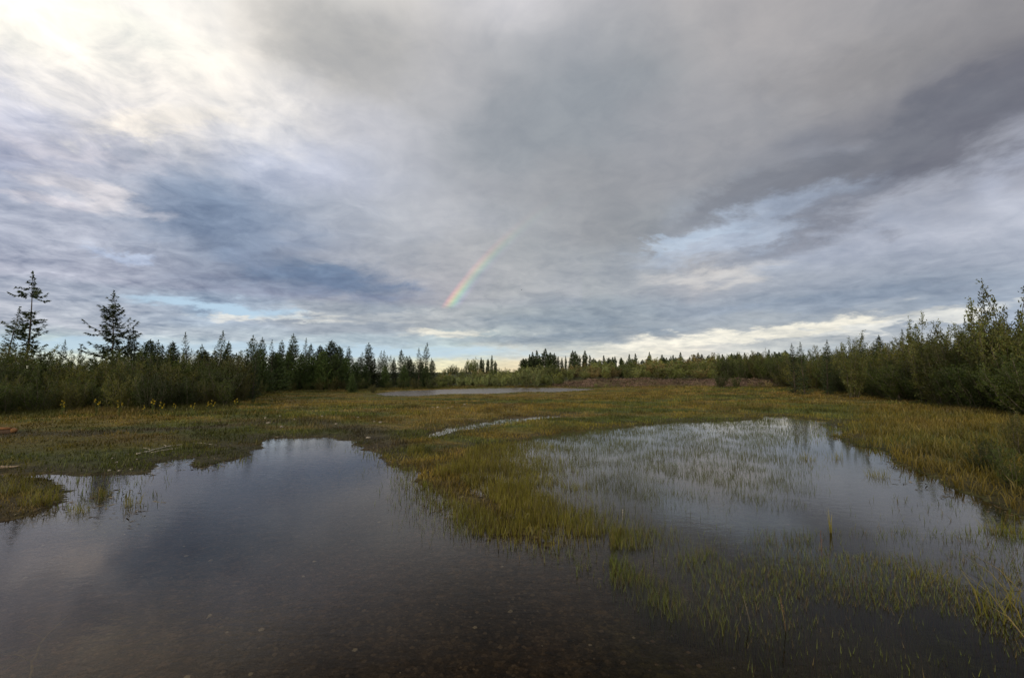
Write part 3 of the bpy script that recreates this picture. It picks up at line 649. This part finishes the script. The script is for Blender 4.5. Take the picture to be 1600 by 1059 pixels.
# near shrubs (16-30 m), far shrubs (45 m and beyond)
NEAR = [willow_proto('near_willow', 3, .85, 20, .075, .030, c, s, 17, 32, low=.02) for s, c in ((1, WG), (2, WO), (3, WD), (4, WG), (5, WO))]
NEARUP = [willow_proto('upright_willow', 3, .45, 16, .09, .034, c, s, 18, 30, .7, low=.02) for s, c in ((6, WG), (7, (0.07, 0.075, 0.028)), (8, WD))]
FAR = [willow_proto('far_willow', 3, .9, 14, .16, .06, c, s, 12, 16) for s, c in ((11, (0.105, 0.12, 0.045)), (12, (0.14, 0.145, 0.055)), (13, (0.16, 0.17, 0.08)), (14, (0.07, 0.085, 0.03)), (15, (0.14, 0.11, 0.06)))]
FARUP = [willow_proto('far_upright_willow', 3, .5, 12, .16, .06, c, s, 12, 16, .75) for s, c in ((16, (0.075, 0.085, 0.03)), (17, (0.10, 0.115, 0.05)))]
SILVER = [willow_proto('silver_willow', 2, .8, 14, .17, .05, WP, s, 10, 16, .8) for s in (21, 22)]
SPR = [spruce_proto('spruce', 6, 1.25, s, .22, .06, .10) for s in (31, 32)] + [spruce_proto('thin_spruce', 6, .85, s, .2, .05, .11, densf=.75) for s in (33, 34)] + [spruce_proto('dense_spruce', 6, 1.7, 35, .24, .07, .09, per=7, col=(0.020, 0.034, 0.014))]
GREENC = [spruce_proto('green_conifer', 6, 1.9, s, .26, .07, .10, per=7, col=(0.036, 0.060, 0.018), droop=.05) for s in (36, 37)]
FSPR = [spruce_proto('far_spruce', 7, w_, s, .55, .22, .17, per=6, prof=lambda z: 1 if z < .6 else 1.35) for s, w_ in ((41, 1.3), (42, 1.7), (43, 1.0))]

def R(a, b): return random.uniform(a, b)

# --- the two ragged spruces on the left and their companions
def hero(name, px, py, dist, proto, H0, label, rz=0, tilt=(0, 0), parts=TC, cat='tree', group=None, sx=1.0):
    x = (px - CX) / F * dist; z0 = hz(x, dist); sc = (topz(px, py, dist) - z0) / H0
    if tilt == (0, 0) and parts is TC: tilt = (random.gauss(0, .03), random.gauss(0, .03))
    return plant(name, proto, parts, x, dist, sc, rz, label, cat, group, z0, tilt, sx)
def profA(z):
    if z > .90: return .55
    if z > .80: return 2.1 * (1 - abs(z - .84) / .07) if abs(z - .84) < .06 else .3
    if z > .70: return 0.0
    return 0.75 + .35 * math.sin(z * 26)
def profB(z): return 0.78 + .42 * math.sin(z * 33) if z < .93 else .7
A_ = spruce_proto('ragged_spruce', 7.6, 1.35, 51, .22, .06, .11, profA, lean=(.05, 0), bend=.03, densf=.62, per=6, droop=.15, nm=10, lift=.08, rag=.45)
B_ = spruce_proto('layered_spruce', 7, 1.9, 52, .24, .06, .12, profB, densf=.7, per=6, nm=9, lift=.2, rag=.35, droop=.05)
C_ = spruce_proto('leaning_spruce', 6, .9, 53, .2, .05, .13, lambda z: .8, lean=(.14, 0), densf=.8, droop=.2)
hero('spruce_tree', 34, 428, 26, A_, 7.6, 'tallest ragged spruce at far left with bare upper stem below a tufted leaning top')
hero('spruce_tree', 176, 459, 27, B_, 7, 'tall open spruce with layered branches standing alone above the left thicket')
hero('spruce_tree', 2, 482, 25, C_, 6, 'leaning thin spruce cut by the left edge, beside the tallest ragged spruce')
hero('spruce_tree', 207, 514, 28, SPR[0], 6, 'shorter bushy spruce touching the right side of the tall layered spruce', .5)
# --- spruces along the left skyline
SK = [(97,532,3,'tiny pointed spruce top between the two tallest left spruces'),(130,541,3,None),(226,531,4,'broad dark spruce just right of the tall layered spruce pair'),(243,533,0,None),(258,540,1,None),(272,535,4,None),
      (296,522,2,'narrow spruce spire, first tall one right of the layered spruce pair'),(322,540,0,None),(342,519,3,'very thin pale-stemmed spruce left of centre in the left thicket'),(352,535,1,None),(361,540,2,None),(385,526,0,'narrow dark spruce above the right end of the near left thicket'),(397,536,3,None)]
for (px, py, k, lab) in SK:
    d = R(27, 31); hero('spruce_tree', px, py, d, SPR[k], 6, lab or 'dark spruce among those on the skyline of the near left thicket', R(0, 6), group='spruces rising out of the near left thicket', sx=R(.8, 1.1))
SK2 = [(405,529,0,None),(424,533,2,None),(440,533,0,None),(452,540,1,None),(461,523,0,'highest spruce of the dense grove left of the far pond'),(474,530,2,None),(487,538,1,None),(515,533,4,'broad rounded dark spruce at the middle of the grove left of the far pond'),(500,540,4,None),(530,541,4,None),(545,543,0,None),
       (565,551,3,None),(578,537,0,'pointed spruce just right of the dense dark part of the grove'),(593,549,2,None),(600,548,3,None),(609,556,2,None),(628,547,1,'slim spruce, leftmost of the three at the right tip of the grove'),(641,557,0,None),(655,545,2,None),(663,537,3,'thin open spruce at the right tip of the grove, beside the far pond'),(675,560,3,None),(583,560,1,None),(618,562,1,None),(648,566,1,None)]
for (px, py, k, lab) in SK2:
    d = thd(px) + R(2.5, 8); hero('spruce_tree', px, py, d, SPR[k], 6, lab or 'dark spruce in the dense grove left of the far pond', R(0, 6), group='spruces in the grove left of the far pond', sx=R(.9, 1.25))
for i in range(34):
    px = 215 + 465 * (i + R(.1, .9)) / 34; py = R(548, 558) + (8 if px > 560 else 0)
    hero('spruce_tree', px, py, thd(px) + R(7, 12), random.choice(SPR), 6, 'dark spruce deep inside the left wood', R(0, 6), group='dark spruces deep inside the left wood', sx=R(1.2, 1.7))
for (px, py) in ((412,545),(432,552),(448,548),(470,552),(492,556),(506,548),(524,553),(540,558),(556,565),(570,570),(604,572),(632,570),(666,572)):
    d = thd(px) + R(1.2, 3); hero('conifer_tree', px, py, d, random.choice(GREENC), 6, 'bushy green conifer in the front rank of the grove by the pond', R(0, 6), group='green conifers in front of the grove', sx=R(.9, 1.2))
hero('conifer_tree', 552, 585, 41.5, GREENC[0], 6, 'small green conifer standing out in front of the grove by the pond end', 1.0)
hero('willow_shrub', 584, 600, 41.0, NEAR[1], 3, 'low yellow-green shrub at the left end of the far pond', 1.0, parts=ST, cat='shrub', sx=1.6)
for (px, py, d) in ((610, 592, 49.5), (628, 588, 50.5), (650, 590, 51), (672, 588, 52)):
    hero('willow_shrub', px, py, d, random.choice(NEAR), 3, 'green shrub between the grove and the far pond', R(0, 6), parts=ST, cat='shrub', group='shrubs at the edge of the far pond', sx=1.3)

# --- willow shrubs of the left thicket
for row, (off, top0, top1, n) in enumerate(((-0.2, 600, 580, 17), (2.2, 578, 562, 16), (4.2, 560, 548, 17), (6.5, 550, 546, 12))):
    for i in range(n):
        px = -60 + 455 * (i + R(.1, .9)) / n; d = thd(px) + off + R(-.4, .7)
        py = R(top1, top0) - (8 if px < 60 else 0)
        lab = ('low dark green willow at the front edge of the near left thicket', 'dark green willow in the second row of the near left thicket',
               'tall willow behind the front rows of the near left thicket', 'willow at the back of the near left thicket')[row]
        hero('willow_shrub', px, py, d, random.choice(NEAR if row < 2 else NEAR + NEARUP), 3, lab, R(0, 6), parts=ST, cat='shrub', group=lab.replace('willow', 'willows'), sx=R(.95, 1.35))
hero('willow_shrub', 398, 622, 24.5, NEAR[2], 3, 'small dark shrub at the right-hand corner of the near left thicket', 2.0, parts=ST, cat='shrub', sx=1.3)
for px in np.linspace(400, 560, 9):
    hero('willow_shrub', px + R(-5, 5), R(585, 600), thd(px) + .6, random.choice(NEAR), 3, 'low dark shrub at the foot of the grove by the pond', R(0, 6), parts=ST, cat='shrub', group='shrubs at the foot of the grove', sx=1.3)

# --- right hand thicket, growing taller towards the right edge
RT = np.array([(1090, 556), (1150, 552), (1200, 548), (1300, 541), (1400, 531), (1450, 521), (1500, 517), (1550, 510), (1600, 506), (1750, 480)], float)
for row, (off, k0, k1, n) in enumerate(((-0.3, .55, .75, 24), (2.2, .72, .92, 24), (4.5, .88, 1.0, 26), (7.5, .95, 1.04, 22))):
    for i in range(n):
        px = (1215 if row < 2 else 1130) + (430 if row < 2 else 520) * ((i + R(.1, .9)) / n) ** 1.0; d = thd(px) + off + R(-.3, .9)
        tp = np.interp(px, RT[:, 0], RT[:, 1]); base = np.interp(px, LX, [p[1] for p in LINE])
        py = base + (tp - base) * R(k0, k1)
        lab = ('low willow at the front edge of the right-hand thicket', 'dark green willow in the second row of the right-hand thicket',
               'tall willow on the skyline of the right-hand thicket', 'willow at the back of the right-hand thicket')[row]
        hero('willow_shrub', px, py, d, random.choice(NEAR), 3, lab, R(0, 6), parts=ST, cat='shrub', group=lab.replace('willow', 'willows'), sx=R(1.1, 1.6) if row < 2 else R(.9, 1.3))
for (px, py, d, lab) in ((1447, 490, 24, 'slender willow spire standing above the middle of the right-hand thicket'), (1545, 462, 19, 'leaning willow spire, left one of the tall pair at the right edge'),
                    (1578, 442, 19.5, 'tallest willow spire, right one of the tall pair at the right edge'), (1332, 520, 30, 'small pointed willow top above the left part of the right-hand thicket'),
                    (1480, 507, 22, 'narrow willow shoot between the slender spire and the tall pair'), (1602, 480, 18, 'willow cut by the right edge of the photo')):
    hero('willow_shrub', px, py, d, NEARUP[1], 3, lab, R(0, 6), parts=ST, cat='shrub', sx=.8 if py < 500 else .8, tilt=(0, -.08 if px == 1545 else 0))
for px, py, k in ((1410,518,2),(1430,508,3),(1350,524,2),(1375,526,1),(1290,533,3),(1255,536,2),(1240,538,3),(1515,500,2)):
    hero('spruce_tree', px, py, R(34, 38), SPR[k], 6, 'small spruce tip showing above the right-hand thicket', R(0, 6), group='spruce tips above the right-hand thicket')
hero('willow_shrub', 1125, 578, 53, NEAR[0], 3, 'rounded dark green willow in front of the reddish bank', 1.2, parts=ST, cat='shrub', sx=1.15)
hero('willow_shrub', 1148, 586, 54, NEAR[3], 3, 'smaller willow beside the rounded one at the end of the reddish bank', 2.2, parts=ST, cat='shrub', sx=1.1)

# --- shrubs on the far bank and slope
def slope_top(px): return -1.5 + np.interp(px, [670, 700, 760, 850, 950, 1050, 1130, 1260], [583, 583, 577, 570, 564, 559, 556, 552])
for row, (off, n) in enumerate(((1.2, 24), (3.5, 32), (7, 34), (13, 34), (22, 30))):
    for i in range(n):
        px = 672 + 560 * (i + R(.05, .95)) / n; bank = px > 880
        if row == 0 and bank: continue
        if row == 1 and not bank and 738 < px < 752: continue
        d = thd(px) + off + (2.6 if bank else 0) + R(-.8, 1.2)
        f = (.42, .55, .72, .88, 1.0)[row] if not bank else (.3, .55, .72, .88, 1.0)[row]
        base = 604 if not bank else 592; py = base + (slope_top(px) - base) * (f + R(-.12, .1))
        lab = ('green willow on the slope behind the far pond' if not bank else 'olive willow growing behind the reddish bank') if row < 3 else 'pale green willow near the top of the far slope'
        hero('willow_shrub', px, py, d, random.choice(FAR + FARUP), 3, lab, R(0, 6), parts=ST, cat='shrub', group=lab.replace('willow', 'willows'), sx=R(1.5, 2.3))
for (px, py, d, s_, lab) in ((822, 576, 58, 0, 'silvery pale willow on the far shore left of the reddish bank'), (838, 579, 57.5, 1, 'second silvery willow at the left end of the reddish bank'),
                       (806, 582, 58, 1, 'low silvery willow on the far pond shore'), (945, 573, 64, 0, 'silvery willow patch above the reddish bank')):
    hero('willow_shrub', px, py, d, SILVER[s_], 2, lab, R(0, 6), parts=ST, cat='shrub', sx=1.0)
for px in np.linspace(690, 800, 9):
    hero('willow_shrub', px, R(584, 592), 58 + R(0, 3), random.choice(SILVER), 2, 'greyish low willow along the far shore of the pond', R(0, 6), parts=ST, cat='shrub', group='greyish willows along the far shore', sx=1.2)
for (px, py, d) in ((930, 598, 57), (946, 599, 57.5), (980, 600, 57), (1040, 600, 57), (1170, 596, 55), (1200, 594, 52)):
    hero('willow_shrub', px, py, d, FAR[2 if px < 960 else 4], 3, 'small yellow-brown shrub at the foot of the reddish bank', R(0, 6), parts=ST, cat='shrub', group='small shrubs at the foot of the reddish bank', sx=1.2)

# --- far skyline spruces
FS = [(757,560),(763,561),(772,557),(774,556),(735,562),(745,559)]
FS = [(751,559),(755,563),(762,561),(768,556),(774,564),(822,561),(827,555),(832,551),(838,549),(843,556),(851,546),(859,552),(866,553),(872,558),(878,560),(884,557),(890,560),(895,549),(900,550),(906,556),(914,549),(922,556),(929,557),(936,560),(942,556),
      (950,557),(961,551),(967,555),(978,552),(985,551),(993,553),(1000,551),(1008,554),(1013,550),(1020,553),(1031,552),(1040,553),(1050,552),(1055,554),(1063,551),(1075,549),(1085,552),(1092,551),(1101,549),(1110,551),(1120,550),(1132,543),(1140,550),(1150,549),(1165,550),(1180,548),(1195,547),(1210,546)]
for i, (px, py) in enumerate(FS):
    if px > 925 and i % 3 == 1: continue
    px += R(-3, 3) * (px > 900) if px not in (1132,) else 0
    lab = {851: 'tallest spruce with a clubbed top on the far skyline behind the pond', 895: 'tall twin-topped spruce on the far skyline right of the clubbed one', 774: 'small spruce left of the gap in the far skyline', 1132: 'lone pointed spruce on the far skyline at the end of the reddish bank'}.get(FS[i][0])
    hero('spruce_tree', px, py + R(0, 7) * (px > 930), R(100, 135), random.choice(FSPR), 7, lab or 'distant dark spruce in the row along the far skyline', R(0, 6), group='distant spruces along the far skyline', sx=R(.65, 1.1))
for i in range(60):
    px = R(800, 1230); py = R(558, 565) - max(0, px - 1000) * .04
    hero('spruce_tree', px, py, R(95, 120), random.choice(FSPR), 7, 'short distant spruce filling the foot of the far skyline row', R(0, 6), group='short distant spruces below the far skyline', sx=R(.9, 1.4))
for (px, py, d) in ((702, 571, 150), (708, 569, 150), (714, 572, 150), (722, 574, 140), (737, 558, 120), (741, 562, 118), (731, 567, 120), (694, 575, 150)):
    hero('willow_shrub', px, py, d, FAR[3], 3, 'distant rounded broadleaf tree beside the pale gap in the skyline', R(0, 6), parts=ST, cat='tree', group='distant rounded trees by the gap', sx=1.0)

# ------------------------------------------------------------------ small things
def ico(r, seed, fl=.55, sub=1):
    import bmesh
    bm = bmesh.new(); bmesh.ops.create_icosphere(bm, subdivisions=sub + 1, radius=1)
    q = np.random.default_rng(seed)
    off = q.normal(0, 1, (5, 3)); am = q.uniform(.05, .16, 5)
    for v in bm.verts:
        k = 1 + sum(a * math.sin(2.2 * (v.co.x * o[0] + v.co.y * o[1] + v.co.z * o[2]) + i) for i, (a, o) in enumerate(zip(am, off)))
        v.co *= k * r; v.co.z *= fl
    me = bpy.data.meshes.new('stone'); bm.to_mesh(me); bm.free()
    a = me.color_attributes.new('Col', 'FLOAT_COLOR', 'POINT'); c = np.ones((len(me.vertices), 4), np.float32); c[:, :3] = (0.24, 0.21, 0.17); a.data.foreach_set('color', c.ravel())
    me.materials.append(M_STONE); me.polygons.foreach_set('use_smooth', np.ones(len(me.polygons), bool)); return me
STN = [ico(.05, s) for s in (1, 2, 3, 4)]
def stone(px, py, sc, label, group):
    x, y = gp(px, py); o = link('stone', random.choice(STN)); o.location = (x, y, max(hz(x, y), -.15) + .012 * sc); o.rotation_euler = (0, 0, R(0, 6)); o.scale = (sc * R(.8, 1.4), sc, sc * R(.8, 1.2)); tag(o, label, 'stone', group)
for (px, py) in [(437,656),(495,657),(503,656),(487,664),(560,657),(585,665),(594,666),(575,687),(670,644),(676,640),(684,641),(694,638),(700,642),(640,632),(726,636),(708,640),(766,641),(512,660),(420,668),(525,668),(440,672),(415,659),(460,661)]:
    stone(px, py, R(.7, 1.3), 'small pale stone lying in the mossy turf beyond the left puddle', 'pale stones in the meadow')
for (px, py) in [(176,722),(183,728),(177,732),(200,716),(214,722),(205,736),(240,732),(262,733),(170,738),(222,706),(196,730),(186,738)]:
    stone(px, py, R(.25, .7), 'buff pebble at the edge of the left bank', 'buff pebbles on the left bank')
stone(329, 855, .45, 'single white pebble under the dark water of the flooded track', None)
stone(705, 803, .5, 'pale pebble in the shallow water beside the grassy spit', None)

def stick(name, plist, r0, r1, col, label, cat, mat=None, z=None, group=None, fork=True):
    P2 = [gp(*p) for p in plist]; zs = [(hz(*p) + r0 * .8) if z is None else z[i] for i, p in enumerate(P2)]
    P = np.array([(*p, q) for p, q in zip(P2, zs)]); m = 14; t = np.linspace(0, 1, len(P)); tt = np.linspace(0, 1, m)
    Q = np.stack([np.interp(tt, t, P[:, k]) for k in range(3)], 1); Q[1:-1] = (Q[:-2] + Q[1:-1] * 2 + Q[2:]) / 4
    Q += rng.normal(0, r0 * .5, Q.shape) * [1, 1, .3]
    b = MB(); b.tube(Q, np.linspace(r0, r1, m), col, 7)
    if fork:
        for k in (4, 8):
            d = Q[k + 1] - Q[k]; s = np.array([-d[1], d[0], abs(d[0]) * .3]); b.tube(np.array([Q[k], Q[k] + d * 1.2 + s * .9, Q[k] + d * 2 + s * 2.2]), [r1, r1 * .8, r1 * .4], col, 5)
    return tag(link(name, b.mesh(name, mat or M_WOOD, True)), label, cat, group)
stick('driftwood', [(214, 716), (238, 709), (262, 703), (286, 700)], .018, .007, (0.42, 0.37, 0.30), 'pale bleached driftwood stick lying beside the small left pool', 'driftwood')
stick('driftwood', [(236, 712), (262, 708), (280, 706)], .012, .005, (0.36, 0.31, 0.25), 'shorter thin driftwood stick just in front of the long pale one', 'driftwood')
stick('driftwood', [(0, 735), (14, 734), (29, 733)], .025, .012, (0.26, 0.20, 0.14), 'buff stick on the muddy bank edge at the far left', 'driftwood')
stick('driftwood', [(300, 697), (318, 697), (338, 698)], .009, .004, (0.30, 0.26, 0.2), 'thin twig on the turf right of the pale driftwood', 'driftwood', fork=False)
stick('driftwood', [(228, 784), (244, 783), (256, 788)], .012, .006, (0.2, 0.17, 0.12), 'short twig half under the water of the left shallows', 'driftwood', z=[-.02, 0.0, -.02])
stick('sunken_stick', [(38, 1075), (52, 1020), (72, 985), (112, 950)], .008, .004, (0.16, 0.12, 0.04), 'curved yellowish stick under the water at bottom left', 'stick', z=[-.05, -.035, -.03, -.03])

def log():
    x, y = gp(8, 684); z = hz(x, y) + .09; e = bpy.data.objects.new('log', None); COL.objects.link(e); e.location = (x, y, z)
    tag(e, 'rotting log with an orange-brown broken end lying on the left bank', 'log')
    b = MB(); t = np.linspace(0, 1, 12); P = np.stack([-1.3 + 1.5 * t, .25 * (1 - t), .03 * np.sin(t * 5)], 1)
    b.tube(P, .085 + .012 * np.sin(t * 17), (0.07, 0.045, 0.03), 12); b.tube(np.array([[-.6, .1, .03], [-.55, .02, .16], [-.5, -.02, .24]]), [.022, .018, .01], (0.07, .045, .03), 6)
    link('bark', b.mesh('log_bark', M_BARK, True), e)
    b = MB(); b.tube(np.array([[.19, 0, 0.0], [.24, 0, .003], [.30, .0, .012]]), [.075, .055, .02], (0.17, 0.085, 0.035), 9); b.tube(np.array([[-.25, -.06, .05], [-.05, -.075, .055], [.18, -.05, .055]]), [.02, .035, .03], (0.17, 0.08, 0.032), 7)
    link('broken_end', b.mesh('log_end', M_WOOD), e)
log()

def flower_proto(seed):
    r = np.random.default_rng(seed); s = MB(); fs = []; lf = MB()
    for k in range(5):
        a = r.uniform(0, 6.28); h = r.uniform(.6, 1.0); P = np.array([[0, 0, -.03], [math.cos(a) * .04, math.sin(a) * .04, h * .5], [math.cos(a) * .12, math.sin(a) * .12, h]]); s.tube(P, [.006, .005, .003], (0.08, .09, .03), 5)
        m = 22; D = r.normal(0, 1, (m, 3)) + [0, 0, .4]; D /= np.linalg.norm(D, axis=1)[:, None]; S = np.cross(D, r.normal(0, 1, (m, 3))); S /= np.linalg.norm(S, axis=1)[:, None]
        f = MB(); fs.append(f); f.leaves(P[2] + r.normal(0, .02, (m, 3)) * [1, 1, 1.3], D, S, .045, .03, np.array([.42, .30, .03]) * r.uniform(.6, 1.2, (m, 1)))
        q = r.uniform(.05, .85, 14); D = r.normal(0, .8, (14, 3)) + [0, 0, .5]; D /= np.linalg.norm(D, axis=1)[:, None]; S = np.cross(D, r.normal(0, 1, (14, 3))); S /= np.linalg.norm(S, axis=1)[:, None]
        lf.leaves(P[0] + (P[2] - P[0]) * q[:, None], D, S, .11, .03, np.array([.06, .075, .02]))
    return s.mesh('flower_stems', M_BARK), lf.mesh('flower_leaves', M_LEAF), *[f.mesh('flower_head', M_LEAF) for f in fs]
FL = [flower_proto(s) for s in (1, 2)]
for (px, py) in ((225,652),(238,650),(252,655),(272,651),(300,655),(325,650),(332,652),(368,648),(186,656),(150,654),(96,655)):
    x, y = gp(px, py); plant('flowering_weed', random.choice(FL), ('stems', 'leaves') + ('flower_head',) * 5, x, y, R(.35, .6), R(0, 6), 'yellow-flowered weed at the foot of the near left thicket', 'wildflower', 'yellow-flowered weeds along the left thicket')

# tufts, seed stalks and leaning straws
def tuft_proto(name, n, H, spread, wd, col, col2, seed, lean=.5):
    r = np.random.default_rng(seed); b = MB(); a = r.uniform(0, 6.28, n); q = spread * np.sqrt(r.random(n))
    k = r.random(n)[:, None]
    b.blades(np.stack([np.cos(a) * q, np.sin(a) * q, np.full(n, -.02)], 1), H * r.uniform(.4, 1.1, n), wd * r.uniform(.7, 1.2, n), lean, np.array(col) * (1 - k) + np.array(col2) * k, None, .3, r)
    return b.mesh(name, M_GRASS)
YG = ((0.10, 0.11, 0.015), (0.20, 0.16, 0.03)); GG = ((0.05, 0.075, 0.012), (0.09, 0.10, 0.02))
TU = [tuft_proto('tuft', 60, .20, .09, .004, *YG, 1), tuft_proto('tuft', 90, .22, .14, .004, *YG, 2), tuft_proto('tuft', 50, .24, .08, .004, *GG, 3), tuft_proto('tuft', 160, .30, .2, .005, *YG, 4, .7)]
TL = [(700,745,3,1.0,'bright yellow-green tuft at the bend of the grassy spit'),(752,818,1,1.0,'upright yellow tuft near the tip of the grassy spit'),(812,826,0,1.0,'isolated small tuft in the water just off the tip of the spit'),
      (720,808,1,.8,'green-yellow tuft left of the upright one near the spit tip'),(790,765,1,1.1,'wide loose tuft on the right flank of the spit'),(650,712,3,.9,'olive tuft on the left flank of the spit above its bend'),
      (958,880,2,.7,'sparse sedge tuft alone in open water right of the spit'),(1108,892,2,.8,'small green tuft standing in water left of the lower right weeds'),(1190,880,1,.6,'thin upright tuft at the top of the lower right weeds'),
      (1262,880,2,.75,'dark green tuft with a black base among the lower right weeds'),(1462,905,3,.8,'tall yellow-green tuft with rusty base at lower right'),(1572,832,1,1.3,'yellow-green tuft beside the water at the right edge'),
      (1262,718,0,1.6,'brown-yellow tuft in the water, left of two near the right bank'),(1305,716,0,1.6,'brown-yellow tuft in the water, right of two near the right bank'),(1372,745,1,1.1,'brown tuft at the corner of the right bank'),
      (1590,960,3,1.3,'big spreading straw-coloured tussock cut by the right edge'),(1085,975,0,.6,'faint tuft poking up at the bottom of the open water'),(1225,990,2,.7,'tuft around the foot of the pale seed stalk'),(1210,1000,1,.5,'low grass tuft at the bottom of the lower right weeds'),
      (1480,960,2,.7,'single dark tuft between the rusty tuft and the right tussock'),(60,790,3,.9,'dark green grass tussock in the water at the left edge'),(20,775,3,1.0,'dense dark tussock touching the left edge'),(125,800,1,.9,'thin brown tuft in the left shallows'),(205,790,0,1.1,'sparse brown tuft in the left shallows, nearest the open water'),(160,775,1,.9,'brown tuft between the left bank and the shallows')]
for (px, py, k, s_, lab) in TL:
    x, y = gp(px, py); o = link('grass_tuft', TU[k]); o.location = (x, y, max(hz(x, y), -.10)); o.rotation_euler = (0, 0, R(0, 6)); o.scale = (s_, s_, s_); tag(o, lab, 'grass tuft')
def stalk(px, py, H, col, lab, head=True, lean=(0, 0)):
    x, y = gp(px, py); z = hz(x, y); e = bpy.data.objects.new('seed_stalk', None); COL.objects.link(e); e.location = (x, y, z); tag(e, lab, 'reed')
    s = MB(); h = H - z; P = np.array([[0, 0, 0], [lean[0] * .4, lean[1] * .4, h * .5], [lean[0], lean[1], h]]); s.tube(P, [.003, .0025, .0015], col, 5)
    link('stem', s.mesh('stalk_stem', M_GRASS), e); b = MB(); m = 26; q = rng.uniform(.72, 1.04, m)[:, None]; Q = P[1] + (P[2] - P[1]) * (q * 2 - 1)
    D = rng.normal(0, .35, (m, 3)) + [0, 0, 1]; D /= np.linalg.norm(D, axis=1)[:, None]; S = np.cross(D, rng.normal(0, 1, (m, 3))); S /= np.linalg.norm(S, axis=1)[:, None]
    b.leaves(Q, D, S, .016, .005, np.array(col) * 1.2); link('seed_head', b.mesh('stalk_head', M_GRASS), e)
stalk(1284, 868, .20, (0.12, 0.065, 0.04), 'thin reddish seed stalk in open water left of the broad yellow leaf')
stalk(1231, 985, .20, (0.13, 0.085, 0.04), 'pale bent seed stalk rising from the lower right weeds', lean=(-.04, 0))
stalk(1178, 975, .15, (0.11, 0.095, 0.06), 'short leaning stalk with a white tip left of the pale bent one', lean=(-.05, .02))
stalk(972, 812, .10, (0.3, 0.27, 0.22), 'tiny pale stem standing in the middle of the flooded marsh', lean=(.01, 0))
def broad_leaf():
    x, y = gp(1298, 832); b = MB(); z = hz(x, y); o_ = []
    r = np.random.default_rng(5)
    b.blades(np.stack([r.normal(0, .006, 9), r.normal(0, .006, 9), np.full(9, 0.)], 1), np.linspace(.14, .27, 9) - z, .011, .12, (0.22, .20, .06), (0.30, .26, .10), .3, r)
    o = link('reed_leaf', b.mesh('reed_leaf', M_GRASS)); o.location = (x, y, z); tag(o, 'broad pale yellow reed leaf standing upright in the open water', 'reed')
broad_leaf()
for i, (a, b_, h0, h1, lab) in enumerate((((1500, 880), (1600, 950), .04, .16, 'long straw leaning across the right edge, highest of four'), ((1512, 878), (1610, 932), .03, .19, 'long bowed straw second from the top at the right edge'),
                                    ((1498, 905), (1600, 990), .03, .12, 'long straw leaning across the right edge, third from the top'), ((1538, 960), (1610, 1000), .02, .10, 'pale short straw lowest of those at the right edge'))):
    A = gp(*a); Bq = gp(*b_, 0); P = np.array([[A[0], A[1], h0 + .06], [(A[0] + Bq[0]) / 2, (A[1] + Bq[1]) / 2 - .02, h0 + .05], [Bq[0], Bq[1], -.03]])
    m = MB(); m.tube(P, [.0015, .003, .003], (0.22, .17, .06), 5); tag(link('straw', m.mesh('straw', M_GRASS)), lab, 'straw')
for (px, py, sc, k, lab) in ((1592, 770, .22, 0, 'low leafy shrub at the water edge, cut by the right edge'), (1540, 745, .2, 2, 'small dark leafy shrub on the right bank near the water'), (1600, 725, .3, 1, 'leafy shrub on the right bank behind the one at the water')):
    x, y = gp(px, py); plant('low_shrub', NEAR[k], ST, x, y, sc, R(0, 6), lab, 'shrub', None)
def bird():
    d = ray(815, 453) * 160; o = MB(); t = np.linspace(0, 1, 7)
    o.tube(np.stack([t * .45 - .2, 0 * t, 0 * t], 1), np.array([.01, .05, .07, .065, .045, .03, .008]), (0.03, .03, .03), 7)
    e = bpy.data.objects.new('bird', None); COL.objects.link(e); e.location = [float(v) for v in (d + [0, 0, EYE])]; e.rotation_euler = (0, 0, .8); tag(e, 'tiny dark bird flying in front of the grey cloud right of the rainbow', 'bird')
    link('body', o.mesh('bird_body', M_BARK), e)
    for s in (-1, 1):
        b = MB(); V = [[-.08, 0, .02], [.1, 0, .02], [.06, s * .25, .12], [-.07, s * .22, .12], [-.05, s * .48, .06], [-.08, 0, .04], [.1, 0, .04], [.06, s * .25, .14], [-.07, s * .22, .14]]
        b.add(V, [4, 3, 4, 3], [0, 1, 2, 3, 3, 2, 4, 5, 6, 7, 8, 8, 7, 4], (0.03, .03, .03)); link('wing', b.mesh('bird_wing', M_BARK), e)
bird()

# ------------------------------------------------------------------ every grouped thing says which one of its row it is
ONES = 'first second third fourth fifth sixth seventh eighth ninth tenth eleventh twelfth thirteenth fourteenth fifteenth sixteenth seventeenth eighteenth nineteenth'.split()
def ordinal(n):
    if n < 20: return ONES[n - 1]
    t = ['twent', 'thirt', 'fort', 'fift', 'sixt', 'sevent', 'eight', 'ninet'][n // 10 - 2]
    return t + 'ieth' if n % 10 == 0 else t + 'y-' + ONES[n % 10 - 1]
rows = {}
for o in COL.objects:
    if o.parent is None and o.get('group'): rows.setdefault(o['label'], []).append(o)
for lab, os_ in rows.items():
    if len(os_) < 2: continue
    os_.sort(key=lambda o: math.atan2(o.location.x, o.location.y)); n = len(os_)
    for i, o in enumerate(os_):
        o['label'] = lab + (', leftmost of them' if i == 0 else ', rightmost of them' if i == n - 1 else ', ' + ordinal(i + 1) + ' from left' if i < (n + 1) // 2 else ', ' + (ordinal(n - i) if n - i > 1 else 'last') + ' from right')
